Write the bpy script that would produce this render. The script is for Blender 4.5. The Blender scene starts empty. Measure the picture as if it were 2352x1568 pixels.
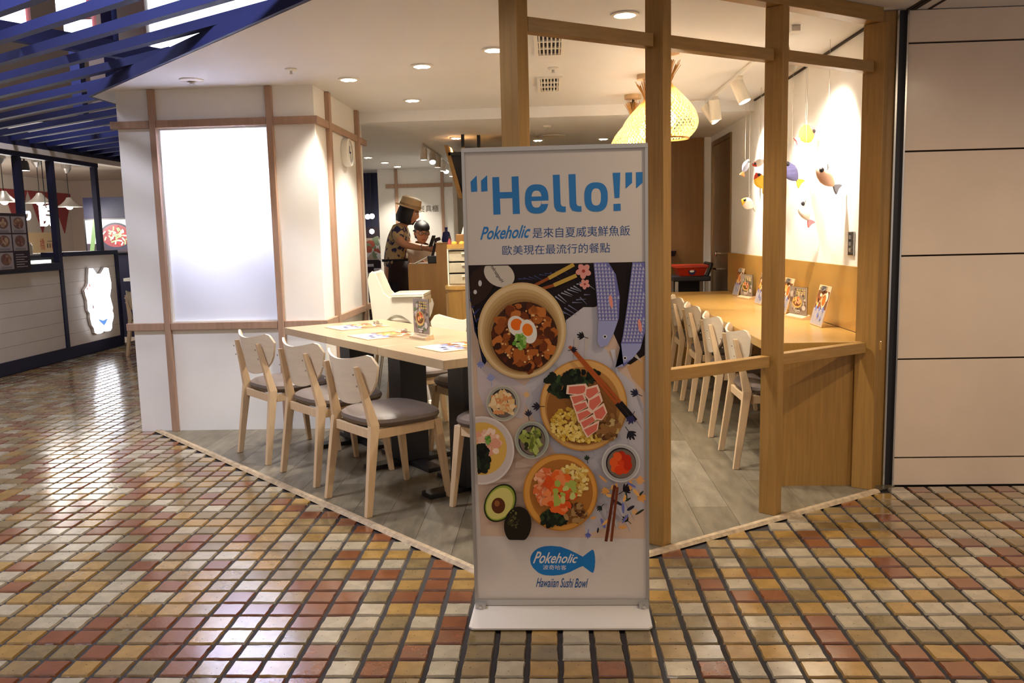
import bpy, bmesh, math, random
import numpy as np
from mathutils import Vector, Matrix
random.seed(11)
SC = bpy.context.scene
COL = SC.collection
R = math.radians
# ------------------------------------------------------------------ camera
F_PX, PITCH, ROLL, YAW, CAM_H = 1941.0, .12687, -.02397, .0494, 1.32
_cp, _sp, _cr, _sr = math.cos(PITCH), math.sin(PITCH), math.cos(ROLL), math.sin(ROLL)
_r, _f, _u = Vector((1, 0, 0)), Vector((0, _cp, -_sp)), Vector((0, _sp, _cp))
_rot = Matrix.Rotation(YAW, 3, 'Z')
CR, CU, CF = _rot @ (_r * _cr + _u * _sr), _rot @ (_u * _cr - _r * _sr), _rot @ _f
cam_d = bpy.data.cameras.new('camera')
cam_d.sensor_width = 36.0
cam_d.lens = F_PX / 2352 * 36.0
cam_d.clip_start, cam_d.clip_end = .05, 100
cam = bpy.data.objects.new('camera', cam_d)
COL.objects.link(cam)
m = Matrix.Identity(4)
for i in range(3):
    m[i][0], m[i][1], m[i][2] = CR[i], CU[i], -CF[i]
m[2][3] = CAM_H
cam.matrix_world = m
SC.camera = cam
# ------------------------------------------------------------------ world and exposure
W = bpy.data.worlds.new('world')
SC.world = W
W.use_nodes = True
W.node_tree.nodes['Background'].inputs[0].default_value = (1.0, .86, .78, 1)
W.node_tree.nodes['Background'].inputs[1].default_value = .30
SC.view_settings.view_transform = 'Standard'
SC.view_settings.look = 'None'
SC.view_settings.gamma = 1.0
SC.view_settings.use_curve_mapping = False
SC.view_settings.exposure = 0.85
cy = SC.cycles
cy.max_bounces, cy.diffuse_bounces, cy.glossy_bounces, cy.transmission_bounces, cy.transparent_max_bounces = 6, 3, 3, 4, 5
cy.adaptive_threshold = .04
cy.caustics_reflective = cy.caustics_refractive = False
WARM = (1.0, .90, .74)
COOL = (.74, .78, 1.0)
DOWN = (1.0, .93, .82)


def lamp(kind, name, loc, energy, color, parent=None, size=.05, aim=None, angle=None, blend=.4):
    d = bpy.data.lights.new(name, kind)
    d.energy, d.color = energy, color
    if kind in ('POINT', 'SPOT'):
        d.shadow_soft_size = size
    if kind == 'SPOT':
        d.spot_size, d.spot_blend = R(angle), blend
    if kind == 'AREA':
        d.size = size
    o = bpy.data.objects.new(name, d)
    COL.objects.link(o)
    o.location = loc
    if aim is not None:
        o.rotation_euler = (Vector(aim) - Vector(loc)).to_track_quat('-Z', 'Y').to_euler()
    if parent:
        o.parent = parent
    return o


# ------------------------------------------------------------------ materials
def lin(c):
    c = c / 255
    return c / 12.92 if c <= .04045 else ((c + .055) / 1.055) ** 2.4


def rgb(r, g, b):
    return (lin(r), lin(g), lin(b), 1)


def sc(c, k):
    return (min(1, c[0] * k), min(1, c[1] * k), min(1, c[2] * k), 1)


def mat(name, col, rough=.5, metal=0, spec=.5, vary=0, scale=8, stretch=(1, 1, 1), bump=0, bscale=40,
        emit=None, es=0, trans=0, coat=0, alpha=1, detail=4, speck=None):
    mt = bpy.data.materials.new(name)
    mt.use_nodes = True
    nt = mt.node_tree
    b = nt.nodes['Principled BSDF']
    b.inputs['Base Color'].default_value = col
    b.inputs['Roughness'].default_value = rough
    b.inputs['Metallic'].default_value = metal
    b.inputs['Specular IOR Level'].default_value = spec
    b.inputs['Transmission Weight'].default_value = trans
    b.inputs['Coat Weight'].default_value = coat
    b.inputs['Coat Roughness'].default_value = .14
    b.inputs['Alpha'].default_value = alpha
    if emit:
        b.inputs['Emission Color'].default_value = emit
        b.inputs['Emission Strength'].default_value = es
    if vary or bump or speck:
        tc = nt.nodes.new('ShaderNodeTexCoord')
        mp = nt.nodes.new('ShaderNodeMapping')
        mp.inputs['Scale'].default_value = stretch
        nt.links.new(tc.outputs['Object'], mp.inputs['Vector'])
    if vary:
        n = nt.nodes.new('ShaderNodeTexNoise')
        n.inputs['Scale'].default_value = scale
        n.inputs['Detail'].default_value = detail
        n.inputs['Roughness'].default_value = .6
        nt.links.new(mp.outputs[0], n.inputs['Vector'])
        cr = nt.nodes.new('ShaderNodeValToRGB')
        cr.color_ramp.elements[0].position = .3
        cr.color_ramp.elements[1].position = .7
        cr.color_ramp.elements[0].color = sc(col, 1 - vary)
        cr.color_ramp.elements[1].color = sc(col, 1 + vary)
        nt.links.new(n.outputs['Fac'], cr.inputs[0])
        outc = cr.outputs[0]
        if speck:
            n2 = nt.nodes.new('ShaderNodeTexNoise')
            n2.inputs['Scale'].default_value = speck[0]
            n2.inputs['Detail'].default_value = 3
            nt.links.new(mp.outputs[0], n2.inputs['Vector'])
            c2 = nt.nodes.new('ShaderNodeValToRGB')
            c2.color_ramp.elements[0].position = speck[1]
            c2.color_ramp.elements[1].position = speck[1] + .05
            c2.color_ramp.elements[0].color = (0, 0, 0, 1)
            c2.color_ramp.elements[1].color = (1, 1, 1, 1)
            nt.links.new(n2.outputs['Fac'], c2.inputs[0])
            mx = nt.nodes.new('ShaderNodeMix')
            mx.data_type = 'RGBA'
            nt.links.new(c2.outputs[0], mx.inputs[0])
            nt.links.new(outc, mx.inputs[6])
            mx.inputs[7].default_value = speck[2]
            outc = mx.outputs[2]
        nt.links.new(outc, b.inputs['Base Color'])
    if bump:
        n3 = nt.nodes.new('ShaderNodeTexNoise')
        n3.inputs['Scale'].default_value = bscale
        n3.inputs['Detail'].default_value = 3
        nt.links.new(mp.outputs[0], n3.inputs['Vector'])
        bp = nt.nodes.new('ShaderNodeBump')
        bp.inputs['Strength'].default_value = bump
        bp.inputs['Distance'].default_value = .01
        nt.links.new(n3.outputs['Fac'], bp.inputs['Height'])
        nt.links.new(bp.outputs[0], b.inputs['Normal'])
    return mt


def translucent(name, col, fac, rough=.4):
    mt = mat(name, col, rough)
    nt = mt.node_tree
    b = nt.nodes['Principled BSDF']
    t = nt.nodes.new('ShaderNodeBsdfTranslucent')
    t.inputs[0].default_value = col
    mx = nt.nodes.new('ShaderNodeMixShader')
    mx.inputs[0].default_value = fac
    nt.links.new(b.outputs[0], mx.inputs[1])
    nt.links.new(t.outputs[0], mx.inputs[2])
    nt.links.new(mx.outputs[0], nt.nodes['Material Output'].inputs[0])
    return mt


def glow(name, col, s):
    return mat(name, (0, 0, 0, 1), .6, emit=col, es=s)


OAKC = rgb(160, 120, 60)
M = {}
M['white'] = mat('white_paint', rgb(232, 229, 224), .55, vary=.03, scale=3)
M['ceil'] = mat('ceiling_paint', rgb(228, 228, 230), .7, vary=.02, scale=2)
M['oakv'] = mat('oak_upright', OAKC, .42, vary=.16, scale=5, stretch=(14, 14, .7), bump=.05, bscale=30)
M['oakx'] = mat('oak_rail', OAKC, .42, vary=.16, scale=5, stretch=(1.2, 1.2, 14), bump=.05, bscale=30)
M['oaktop'] = mat('oak_worktop', rgb(186, 144, 74), .3, vary=.1, scale=4, stretch=(14, .6, 1), coat=.2)
M['lath'] = mat('brown_lath', rgb(162, 130, 108), .5, vary=.12, scale=5, stretch=(10, 10, 1))
M['brownwood'] = mat('brown_laminate', rgb(138, 98, 50), .45, vary=.12, scale=3, stretch=(8, 8, .6))
M['birch'] = mat('birch', rgb(208, 178, 140), .45, vary=.08, scale=5, stretch=(12, 12, 1))
M['birchw'] = mat('whitewashed_plywood', rgb(222, 205, 180), .4, vary=.05, scale=4, stretch=(2, 2, 10), coat=.1)
M['taupe'] = mat('taupe_leatherette', rgb(106, 92, 82), .48, vary=.06, scale=30, bump=.08, bscale=160)
M['ttop'] = mat('pale_oak_laminate', rgb(164, 140, 108), .33, vary=.1, scale=4, stretch=(.8, 14, 1), coat=.15)
M['black'] = mat('black_powder_coat', rgb(20, 16, 18), .4)
M['navy'] = mat('navy_paint_hazed', rgb(42, 47, 94), .6, spec=.2, vary=.08, scale=3)  # dark navy with blue lens haze mixed into the colour for the louvres
M['stallnavy'] = mat('dark_navy_paint', rgb(30, 30, 54), .5, spec=.3)
M['dark'] = mat('dark_brown_black', rgb(26, 22, 30), .5)
M['chrome'] = mat('steel', rgb(200, 196, 190), .22, metal=1)
M['brushed'] = mat('brushed_steel', rgb(150, 128, 98), .3, metal=.9, vary=.25, scale=2, stretch=(1, 1, .3))
M['alu'] = mat('aluminium', rgb(190, 186, 180), .35, metal=.8)
M['plastic'] = mat('white_plastic', rgb(238, 232, 214), .3)
M['grout'] = mat('grout', rgb(30, 22, 20), .75, vary=.2, scale=20)
M['stone'] = mat('beige_stone_panel', rgb(228, 208, 188), .26, vary=.05, scale=2.2, coat=.1, bump=.01, bscale=6)
M['groove'] = mat('groove', rgb(40, 26, 22), .8)
M['vinyl'] = [mat('vinyl_plank_%d' % i, rgb(*c), .36, vary=.34, scale=3, stretch=(7, 1.6, 1), bump=.04, bscale=30, detail=6)
              for i, c in enumerate(((112, 102, 84), (100, 90, 72), (120, 110, 92), (106, 96, 78)))]
M['edge'] = mat('weathered_trim', rgb(168, 146, 116), .5, vary=.3, scale=6, stretch=(6, 6, 6))
tc_ = [(116, 66, 36), (148, 114, 58), (160, 146, 120), (132, 108, 70), (116, 97, 62)]
M['tile'] = [mat('tile_glaze_%d' % i, rgb(*c), .2, spec=.6, vary=.16, scale=16, bump=.06, bscale=60, coat=1.0,
                 speck=(75, .66, sc(rgb(*c), .35))) for i, c in enumerate(tc_)]
M['banner'] = mat('banner_sheet', rgb(214, 203, 193), .5)
M['basegrey'] = mat('banner_base', rgb(205, 196, 184), .4)
M['skin'] = mat('skin', rgb(205, 150, 118), .5)
M['hair'] = mat('black_hair', rgb(24, 20, 26), .55)
M['shirt'] = mat('floral_shirt', rgb(196, 172, 130), .8, vary=.06, scale=9, speck=(17, .51, rgb(44, 46, 92)))
M['navycloth'] = mat('navy_cloth', rgb(26, 26, 44), .85)
M['apron'] = mat('dark_apron', rgb(44, 28, 32), .85)
M['greytee'] = mat('grey_tee', rgb(188, 180, 166), .85, vary=.05, scale=10)
M['straw'] = mat('straw', rgb(206, 178, 138), .8, vary=.08, scale=40)
M['bamboo'] = translucent('bamboo', rgb(230, 196, 134), .4, .5)
M['tuft'] = mat('bamboo_tuft', rgb(200, 150, 82), .6, vary=.2, scale=30)
M['glass'] = mat('clear_acrylic', (1, 1, 1, 1), .05, trans=1)
M['red'] = mat('red_plastic', rgb(190, 52, 26), .35)
M['redpaint'] = mat('red_flag', rgb(150, 60, 62), .6)
M['cream'] = mat('cream_board', rgb(208, 196, 182), .5, vary=.03, scale=4)
M['beigewall'] = mat('beige_wall', rgb(188, 170, 156), .6)
M['lampwarm'] = glow('lit_lamp_warm', (1, .82, .55, 1), 22)
M['lampstall'] = glow('lit_lamp_stall', (1, .9, .75, 1), 6)
M['lampwhite'] = glow('lit_lamp_white', (1, .95, .9, 1), 18)
M['bulb'] = glow('lit_bulb', (1, .80, .48, 1), 40)
M['cat'] = glow('lit_sign_face', (.86, .89, 1, 1), 2.6)
M['sign'] = glow('lit_upper_sign', (.84, .90, 1, 1), 2.6)
M['neon'] = glow('lit_letters', (.95, .9, 1, 1), 3)
M['shelfglow'] = glow('lit_strip', (.95, 1, 1, 1), 1.5)
for _k in ('lampstall', 'lampwarm', 'lampwhite', 'bulb', 'neon', 'shelfglow'):
    M[_k].cycles.emission_sampling = 'NONE'
M['diffuser'] = translucent('light_box_diffuser', (.92, .92, .94, 1), .5, .35)
M['boxgrey'] = mat('grey_lining', rgb(90, 90, 94), .6)
M['cyl'] = mat('white_spot_housing', rgb(226, 218, 204), .4)

vc = bpy.data.materials.new('printed_colours')
vc.use_nodes = True
_a = vc.node_tree.nodes.new('ShaderNodeVertexColor')
_a.layer_name = 'Col'
vc.node_tree.links.new(_a.outputs[0], vc.node_tree.nodes['Principled BSDF'].inputs['Base Color'])
vc.node_tree.nodes['Principled BSDF'].inputs['Roughness'].default_value = .45
vc.node_tree.nodes['Principled BSDF'].inputs['Specular IOR Level'].default_value = .2
M['print'] = vc
vs = bpy.data.materials.new('screen_picture')
vs.use_nodes = True
_a = vs.node_tree.nodes.new('ShaderNodeVertexColor')
_a.layer_name = 'Col'
_b = vs.node_tree.nodes['Principled BSDF']
vs.node_tree.links.new(_a.outputs[0], _b.inputs['Emission Color'])
_b.inputs['Emission Strength'].default_value = 1.1
_b.inputs['Base Color'].default_value = (.01, .01, .01, 1)
M['screen'] = vs


# ------------------------------------------------------------------ mesh builder
class MB:
    def __init__(s):
        s.v, s.f, s.mi = [], [], []

    def add(s, vs_, fs, mi=0):
        o = len(s.v)
        s.v += [tuple(p) for p in vs_]
        s.f += [tuple(i + o for i in f) for f in fs]
        s.mi += [mi] * len(fs)
        return s

    def box(s, lo, hi, mi=0, mx=None):
        x0, y0, z0 = lo
        x1, y1, z1 = hi
        p = [Vector(q) for q in ((x0, y0, z0), (x1, y0, z0), (x1, y1, z0), (x0, y1, z0), (x0, y0, z1), (x1, y0, z1), (x1, y1, z1), (x0, y1, z1))]
        if mx is not None:
            p = [mx @ q for q in p]
        return s.add(p, [(0, 3, 2, 1), (4, 5, 6, 7), (0, 1, 5, 4), (1, 2, 6, 5), (2, 3, 7, 6), (3, 0, 4, 7)], mi)

    def obox(s, c, size, rz=0, mi=0, rx=0, ry=0):
        mx = Matrix.Translation(c) @ Matrix.Rotation(rz, 4, 'Z') @ Matrix.Rotation(ry, 4, 'Y') @ Matrix.Rotation(rx, 4, 'X')
        h = [q / 2 for q in size]
        return s.box((-h[0], -h[1], -h[2]), h, mi, mx)

    def prism(s, poly, z0, z1, mi=0, mx=None):
        n = len(poly)
        p = [Vector((x, y, z0)) for x, y in poly] + [Vector((x, y, z1)) for x, y in poly]
        if mx is not None:
            p = [mx @ q for q in p]
        return s.add(p, [tuple(range(n - 1, -1, -1)), tuple(range(n, 2 * n))] + [(i, (i + 1) % n, n + (i + 1) % n, n + i) for i in range(n)], mi)

    def lathe(s, prof, n=24, c=(0, 0, 0), mi=0, mx=None, cap=True):
        vs_, fs = [], []
        for r, z in prof:
            for k in range(n):
                a = 2 * math.pi * k / n
                q = Vector((c[0] + r * math.cos(a), c[1] + r * math.sin(a), c[2] + z))
                vs_.append(mx @ q if mx is not None else q)
        for j in range(len(prof) - 1):
            for k in range(n):
                k2 = (k + 1) % n
                fs.append((j * n + k, j * n + k2, (j + 1) * n + k2, (j + 1) * n + k))
        if cap:
            fs.append(tuple(range(n - 1, -1, -1)))
            fs.append(tuple((len(prof) - 1) * n + k for k in range(n)))
        return s.add(vs_, fs, mi)

    def tube(s, pts, r, n=8, mi=0, cap=True):
        pts = [Vector(p) for p in pts]
        rs = r if isinstance(r, (list, tuple)) else [r] * len(pts)
        vs_, fs = [], []
        up = None
        for i, p in enumerate(pts):
            t = (pts[min(i + 1, len(pts) - 1)] - pts[max(i - 1, 0)]).normalized()
            if up is None:
                up = Vector((0, 0, 1)) if abs(t.z) < .9 else Vector((1, 0, 0))
            a = t.cross(up).normalized()
            b = a.cross(t).normalized()
            up = b
            for k in range(n):
                w = 2 * math.pi * k / n + math.pi / n
                vs_.append(p + (a * math.cos(w) + b * math.sin(w)) * rs[i])
        for j in range(len(pts) - 1):
            for k in range(n):
                k2 = (k + 1) % n
                fs.append((j * n + k, (j + 1) * n + k, (j + 1) * n + k2, j * n + k2))
        if cap:
            fs.append(tuple(range(n)))
            fs.append(tuple((len(pts) - 1) * n + k for k in range(n - 1, -1, -1)))
        return s.add(vs_, fs, mi)

    def sphere(s, c, r, n=16, mi=0, mx=None):
        rr = r if isinstance(r, (tuple, list)) else (r, r, r)
        prof = [(math.sin(math.pi * j / (n // 2)), -math.cos(math.pi * j / (n // 2))) for j in range(n // 2 + 1)]
        T = Matrix.Translation(c) @ (mx if mx is not None else Matrix.Identity(4)) @ Matrix.Diagonal((rr[0], rr[1], rr[2], 1))
        return s.lathe(prof, n, (0, 0, 0), mi, T, cap=False)

    def build(s, name, mats, parent=None, smooth=False, bevel=0, segs=2):
        me = bpy.data.meshes.new(name)
        me.from_pydata(s.v, [], s.f)
        for mt in (mats if isinstance(mats, (list, tuple)) else [mats]):
            me.materials.append(M[mt] if isinstance(mt, str) else mt)
        if any(s.mi):
            me.polygons.foreach_set('material_index', s.mi)
        bm = bmesh.new()
        bm.from_mesh(me)
        bmesh.ops.recalc_face_normals(bm, faces=bm.faces)
        bm.to_mesh(me)
        bm.free()
        if smooth:
            me.polygons.foreach_set('use_smooth', [True] * len(me.polygons))
            try:
                me.set_sharp_from_angle(angle=R(40))
            except Exception:
                pass
        me.update()
        o = bpy.data.objects.new(name, me)
        COL.objects.link(o)
        if parent:
            o.parent = parent
        if bevel:
            b = o.modifiers.new('bevel', 'BEVEL')
            b.width, b.segments, b.limit_method, b.angle_limit = bevel, segs, 'ANGLE', R(40)
        return o


def tag(o, label=None, cat=None, group=None, kind=None):
    if label:
        o['label'] = label
    if cat:
        o['category'] = cat
    if group:
        o['group'] = group
    if kind:
        o['kind'] = kind
    return o


def thing(name, label, cat, loc=(0, 0, 0), rz=0, group=None):
    o = bpy.data.objects.new(name, None)
    COL.objects.link(o)
    o.empty_display_size = .1
    o.location = loc
    o.rotation_euler = (0, 0, rz)
    return tag(o, label, cat, group)


def struct(name, mb, mt, label=None, **k):
    o = mb.build(name, mt, **k)
    return tag(o, label, None, None, 'structure')


def copy_tree(o, parent=None):
    c = o.copy()
    COL.objects.link(c)
    c.parent = parent
    for ch in list(o.children):
        copy_tree(ch, c)
    return c


def place(o, loc, rz, label, group=None):
    o.location = loc
    o.rotation_euler = (0, 0, rz)
    o['label'] = label
    if group:
        o['group'] = group
    return o


# flat coloured print
class Print:
    def __init__(s, fn, step=.00025):
        s.v, s.f, s.c, s.fn, s.k, s.step = [], [], [], fn, 0, step

    def poly(s, pts, col, lift=True):
        if lift:
            s.k += 1
        o = len(s.v)
        s.v += [s.fn(x, y, s.k * s.step) for x, y in pts]
        s.f.append(tuple(range(o, o + len(pts))))
        s.c.append(rgb(*col))

    def ell(s, cx, cy, rx, ry, col, rot=0, n=28, p=2.0, clip=None, lift=True):
        pts = []
        for k in range(n):
            a = 2 * math.pi * k / n
            ca, sa = math.cos(a), math.sin(a)
            x = rx * math.copysign(abs(ca) ** (2 / p), ca)
            y = ry * math.copysign(abs(sa) ** (2 / p), sa)
            q = (cx + x * math.cos(rot) - y * math.sin(rot), cy + x * math.sin(rot) + y * math.cos(rot))
            pts.append(clip(*q) if clip else q)
        s.poly(pts, col, lift)

    def line(s, a, b, w, col, w2=None, lift=True):
        dx, dy = b[0] - a[0], b[1] - a[1]
        L = math.hypot(dx, dy) or 1
        nx, ny = -dy / L, dx / L
        w2 = w if w2 is None else w2
        s.poly([(a[0] + nx * w / 2, a[1] + ny * w / 2), (b[0] + nx * w2 / 2, b[1] + ny * w2 / 2),
                (b[0] - nx * w2 / 2, b[1] - ny * w2 / 2), (a[0] - nx * w / 2, a[1] - ny * w / 2)], col, lift)

    def blobs(s, cx, cy, rx, ry, n, r0, r1, cols, rnd, clip=None, asp=1.6):
        for i in range(n):
            a, q = rnd.uniform(0, 6.283), math.sqrt(rnd.random())
            x, y = cx + rx * q * math.cos(a), cy + ry * q * math.sin(a)
            rr = rnd.uniform(r0, r1)
            col = rnd.choice(cols)
            m_ = 7
            rt, as_ = rnd.uniform(0, 6.28), rnd.uniform(1, asp)
            pts = []
            for k in range(m_):
                b = 2 * math.pi * k / m_
                rad = rr * rnd.uniform(.75, 1.2)
                px, py = rad * as_ * math.cos(b), rad * math.sin(b)
                pp = (x + px * math.cos(rt) - py * math.sin(rt), y + px * math.sin(rt) + py * math.cos(rt))
                pts.append(clip(*pp) if clip else pp)
            s.k += .25
            s.poly(pts, col, False)

    def build(s, name, parent=None, mt='print'):
        me = bpy.data.meshes.new(name)
        me.from_pydata(s.v, [], s.f)
        ca = me.color_attributes.new('Col', 'FLOAT_COLOR', 'CORNER')
        i = 0
        for f, c in zip(s.f, s.c):
            for _ in f:
                ca.data[i].color = c
                i += 1
        me.materials.append(M[mt])
        o = bpy.data.objects.new(name, me)
        COL.objects.link(o)
        if parent:
            o.parent = parent
        return o


def text_mesh(body, shear=0, offset=0):
    cu = bpy.data.curves.new('lettering', 'FONT')
    cu.body, cu.size, cu.shear, cu.offset = body, 1, shear, offset
    cu.resolution_u = 3
    o = bpy.data.objects.new('lettering', cu)
    COL.objects.link(o)
    bpy.context.view_layer.update()
    me = bpy.data.meshes.new_from_object(o.evaluated_get(bpy.context.evaluated_depsgraph_get()))
    bpy.data.objects.remove(o)
    v = [tuple(p.co) for p in me.vertices]
    f = [tuple(p.vertices) for p in me.polygons]
    bpy.data.meshes.remove(me)
    return v, f


def fit_text(pr, body, quad, col, shear=0, offset=0):
    """lettering fitted into a four-cornered field (top left, top right, bottom right, bottom left)"""
    v, f = text_mesh(body, shear, offset)
    if not v:
        return
    x0, x1 = min(p[0] for p in v), max(p[0] for p in v)
    y0, y1 = min(p[1] for p in v), max(p[1] for p in v)
    tl, tr, br, bl = quad
    pr.k += 1
    o = len(pr.v)
    for p in v:
        u, w = (p[0] - x0) / (x1 - x0), (p[1] - y0) / (y1 - y0)
        X = (tl[0] * (1 - u) + tr[0] * u) * w + (bl[0] * (1 - u) + br[0] * u) * (1 - w)
        Y = (tl[1] * (1 - u) + tr[1] * u) * w + (bl[1] * (1 - u) + br[1] * u) * (1 - w)
        pr.v.append(pr.fn(X, Y, pr.k * pr.step))
    for q in f:
        pr.f.append(tuple(i + o for i in q))
        pr.c.append(rgb(*col))


# ================================================================== SETTING
CEIL = 2.33
# ---- tiled mall floor
fl = struct('floor', MB().box((-12, -2.5, -.06), (5, 19, -.008)), 'grout', 'tiled walkway floor with dark grout joints')
T = .10363
TX, TY = -.2027, 2.698
LA, LB = (-2.87, 5.785), (-.20, 3.065)      # left threshold line
RA, RB = (-.20, 2.965), (1.60, 4.172)       # right threshold line


def side(p, a, b):
    return (b[0] - a[0]) * (p[1] - a[1]) - (b[1] - a[1]) * (p[0] - a[0])


def in_shop(x, y, mgn=0.0):
    if y > 5.74 and x > -2.89 and x < 1.72:
        return True
    return side((x, y), LA, LB) > mgn and side((x, y), RA, RB) > mgn and x < 1.72 and x > -2.89


def tile_shape(rnd, tilt=.0):
    h, n = .0446, 3
    ring = []
    cs = [(-h, -h), (h, -h), (h, h), (-h, h)]
    for k in range(4):
        a, b = cs[k], cs[(k + 1) % 4]
        for j in range(n):
            t = j / n
            jx, jy = rnd.uniform(-.0016, .0016), rnd.uniform(-.0016, .0016)
            ring.append((a[0] + (b[0] - a[0]) * t + jx, a[1] + (b[1] - a[1]) * t + jy))
    m_ = len(ring)
    tx, ty = rnd.uniform(-tilt, tilt), rnd.uniform(-tilt, tilt)
    v = [(x * .93, y * .93, x * tx + y * ty) for x, y in ring] + [(x, y, -.0085) for x, y in ring]
    f = [tuple(range(m_))] + [(i, m_ + i, m_ + (i + 1) % m_, (i + 1) % m_) for i in range(m_)]
    return v, f


rnd = random.Random(5)
cells = []
for i in range(-95, 36):
    for j in range(-14, 130):
        x, y = TX + (i + .5) * T, TY + (j + .5) * T
        if x > 1.70 and y > 4.22:
            continue
        if x < -5.62 and y > 6:
            continue
        if y < 1.4 or in_shop(x, y, -.02):
            continue
        if x > 3.4 or x < -9.5 or (x < -1.0 * y - .5):
            continue
        cells.append((x, y))


def shows(x, y):
    d = Vector((x, y, -CAM_H))
    zz = d.dot(CF)
    if zz < .3:
        return None
    px, py = 1176 + F_PX * d.dot(CR) / zz, 784 - F_PX * d.dot(CU) / zz
    if not (-25 < px < 2377 and py < 1600):
        return None
    if 1098 < px < 1486 and py < 1440:
        return None
    return zz


vis = sorted([(shows(*c), c) for c in cells if shows(*c)], key=lambda t: t[0])
single = set(c for _, c in vis[:300])
shapes = [tile_shape(rnd) for _ in range(4)]
tile_me = {}
for k in range(5):
    for q in range(4):
        me = bpy.data.meshes.new('tile')
        me.from_pydata(shapes[q][0], [], shapes[q][1])
        me.materials.append(M['tile'][k])
        me.update()
        tile_me[k, q] = me
field = MB()
wts = [.22, .2, .22, .2, .16]
for c in cells:
    k = rnd.choices(range(5), wts)[0]
    if c in single:
        o = bpy.data.objects.new('tile', tile_me[k, rnd.randrange(4)])
        COL.objects.link(o)
        o.parent = fl
        o.location = (c[0], c[1], 0)
        o.rotation_euler = (rnd.uniform(-.006, .006), rnd.uniform(-.006, .006), rnd.choice((0, 1, 2, 3)) * math.pi / 2)
    else:
        v, f = tile_shape(rnd, .006)
        field.add([(p[0] + c[0], p[1] + c[1], p[2]) for p in v], f, k)
me = bpy.data.meshes.new('tile_field')
me.from_pydata(field.v, [], field.f)
for mt in M['tile']:
    me.materials.append(mt)
me.polygons.foreach_set('material_index', field.mi)
me.update()
tf = bpy.data.objects.new('tile_field', me)
COL.objects.link(tf)
tf.parent = fl
tag(tf, kind='stuff')


# ---- plank floor of the eatery
def clip_half(poly, a, b):
    out = []
    for i in range(len(poly)):
        p, q = poly[i], poly[(i + 1) % len(poly)]
        sp_, sq = side(p, a, b), side(q, a, b)
        if sp_ >= 0:
            out.append(p)
        if sp_ * sq < 0:
            t = sp_ / (sp_ - sq)
            out.append((p[0] + (q[0] - p[0]) * t, p[1] + (q[1] - p[1]) * t))
    return out


sub = MB().prism([LA, LB, RA, (1.70, 4.24), (1.70, 12.5), (-2.86, 12.5), (-2.86, 5.8)], -.0079, .0005)
wf = struct('floor', sub, 'grout', 'pale wood plank floor of the eatery')
x = -2.96
row = 0
while x < 1.70:
    y = 2.2 - (row % 3) * .43
    while y < 12.3:
        p = [(x + .0008, y + .0008), (x + .1792, y + .0008), (x + .1792, y + 1.2992), (x + .0008, y + 1.2992)]
        p = clip_half(clip_half(p, LA, LB), RA, RB)
        if len(p) > 2:
            MB().prism(p, .0006, .004).build('plank', rnd.choice(M['vinyl']), wf)
        y += 1.3
    x += .18
    row += 1


def strip(a, b, w, h, name, mt, label, z0=0.0):
    a, b = Vector((a[0], a[1], 0)), Vector((b[0], b[1], 0))
    d = (b - a)
    ang = math.atan2(d.y, d.x)
    c = (a + b) / 2
    L = d.length
    mb = MB()
    mx = Matrix.Translation((c.x, c.y, z0)) @ Matrix.Rotation(ang, 4, 'Z')
    mb.add([mx @ Vector(q) for q in ((-L / 2, -w / 2, 0), (L / 2, -w / 2, 0), (L / 2, w / 2, 0), (-L / 2, w / 2, 0),
                                     (-L / 2, -w * .22, h), (L / 2, -w * .22, h), (L / 2, w * .3, h), (-L / 2, w * .3, h))],
           [(0, 3, 2, 1), (4, 5, 6, 7), (0, 1, 5, 4), (1, 2, 6, 5), (2, 3, 7, 6), (3, 0, 4, 7)])
    return struct(name, mb, mt, label)


strip((-2.88, 5.795), (-.17, 3.035), .045, .012, 'trim_1', 'edge', 'worn threshold strip left of the banner')
strip((-.22, 2.952), (1.60, 4.172), .045, .012, 'trim_2', 'edge', 'worn threshold strip right of the banner')

# ---- ceilings
ce = MB().prism([(-3.165, 5.885), (-3.165, 7.0), (1.70, 7.0), (1.70, 4.30), (3.9, 4.30), (3.9, -1.18)], CEIL, CEIL + .06)
struct('ceiling', ce, 'ceil', 'flat white ceiling over the eatery front')
struct('ceiling', MB().box((-3.165, 7.0, 2.245), (1.72, 12.4, 2.40)), 'ceil', 'lower white ceiling at the back')
fas = MB()
fd = Vector((3.9 + 3.165, -1.18 - 5.885, 0)).normalized()
fas.obox(((-3.165 + 3.9) / 2 - .012, (5.885 - 1.18) / 2 - .012, CEIL + .033), (10.0, .02, .068), math.atan2(fd.y, fd.x))
fas.box((-3.19, 5.885, CEIL - .001), (-3.166, 9.0, CEIL + .067))
struct('trim_3', fas, 'navy', 'navy edge board along the white ceiling')
struct('trim_4', MB().box((1.72, 4.02, CEIL - .004), (1.745, 4.26, CEIL + .0005)).box((1.80, 1.0, CEIL - .003), (1.815, 4.26, CEIL + .0005)).box((1.70, 1.0, CEIL - .003), (1.715, 4.26, CEIL + .0005)),
       'groove', 'dark shutter slot in the ceiling')

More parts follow.
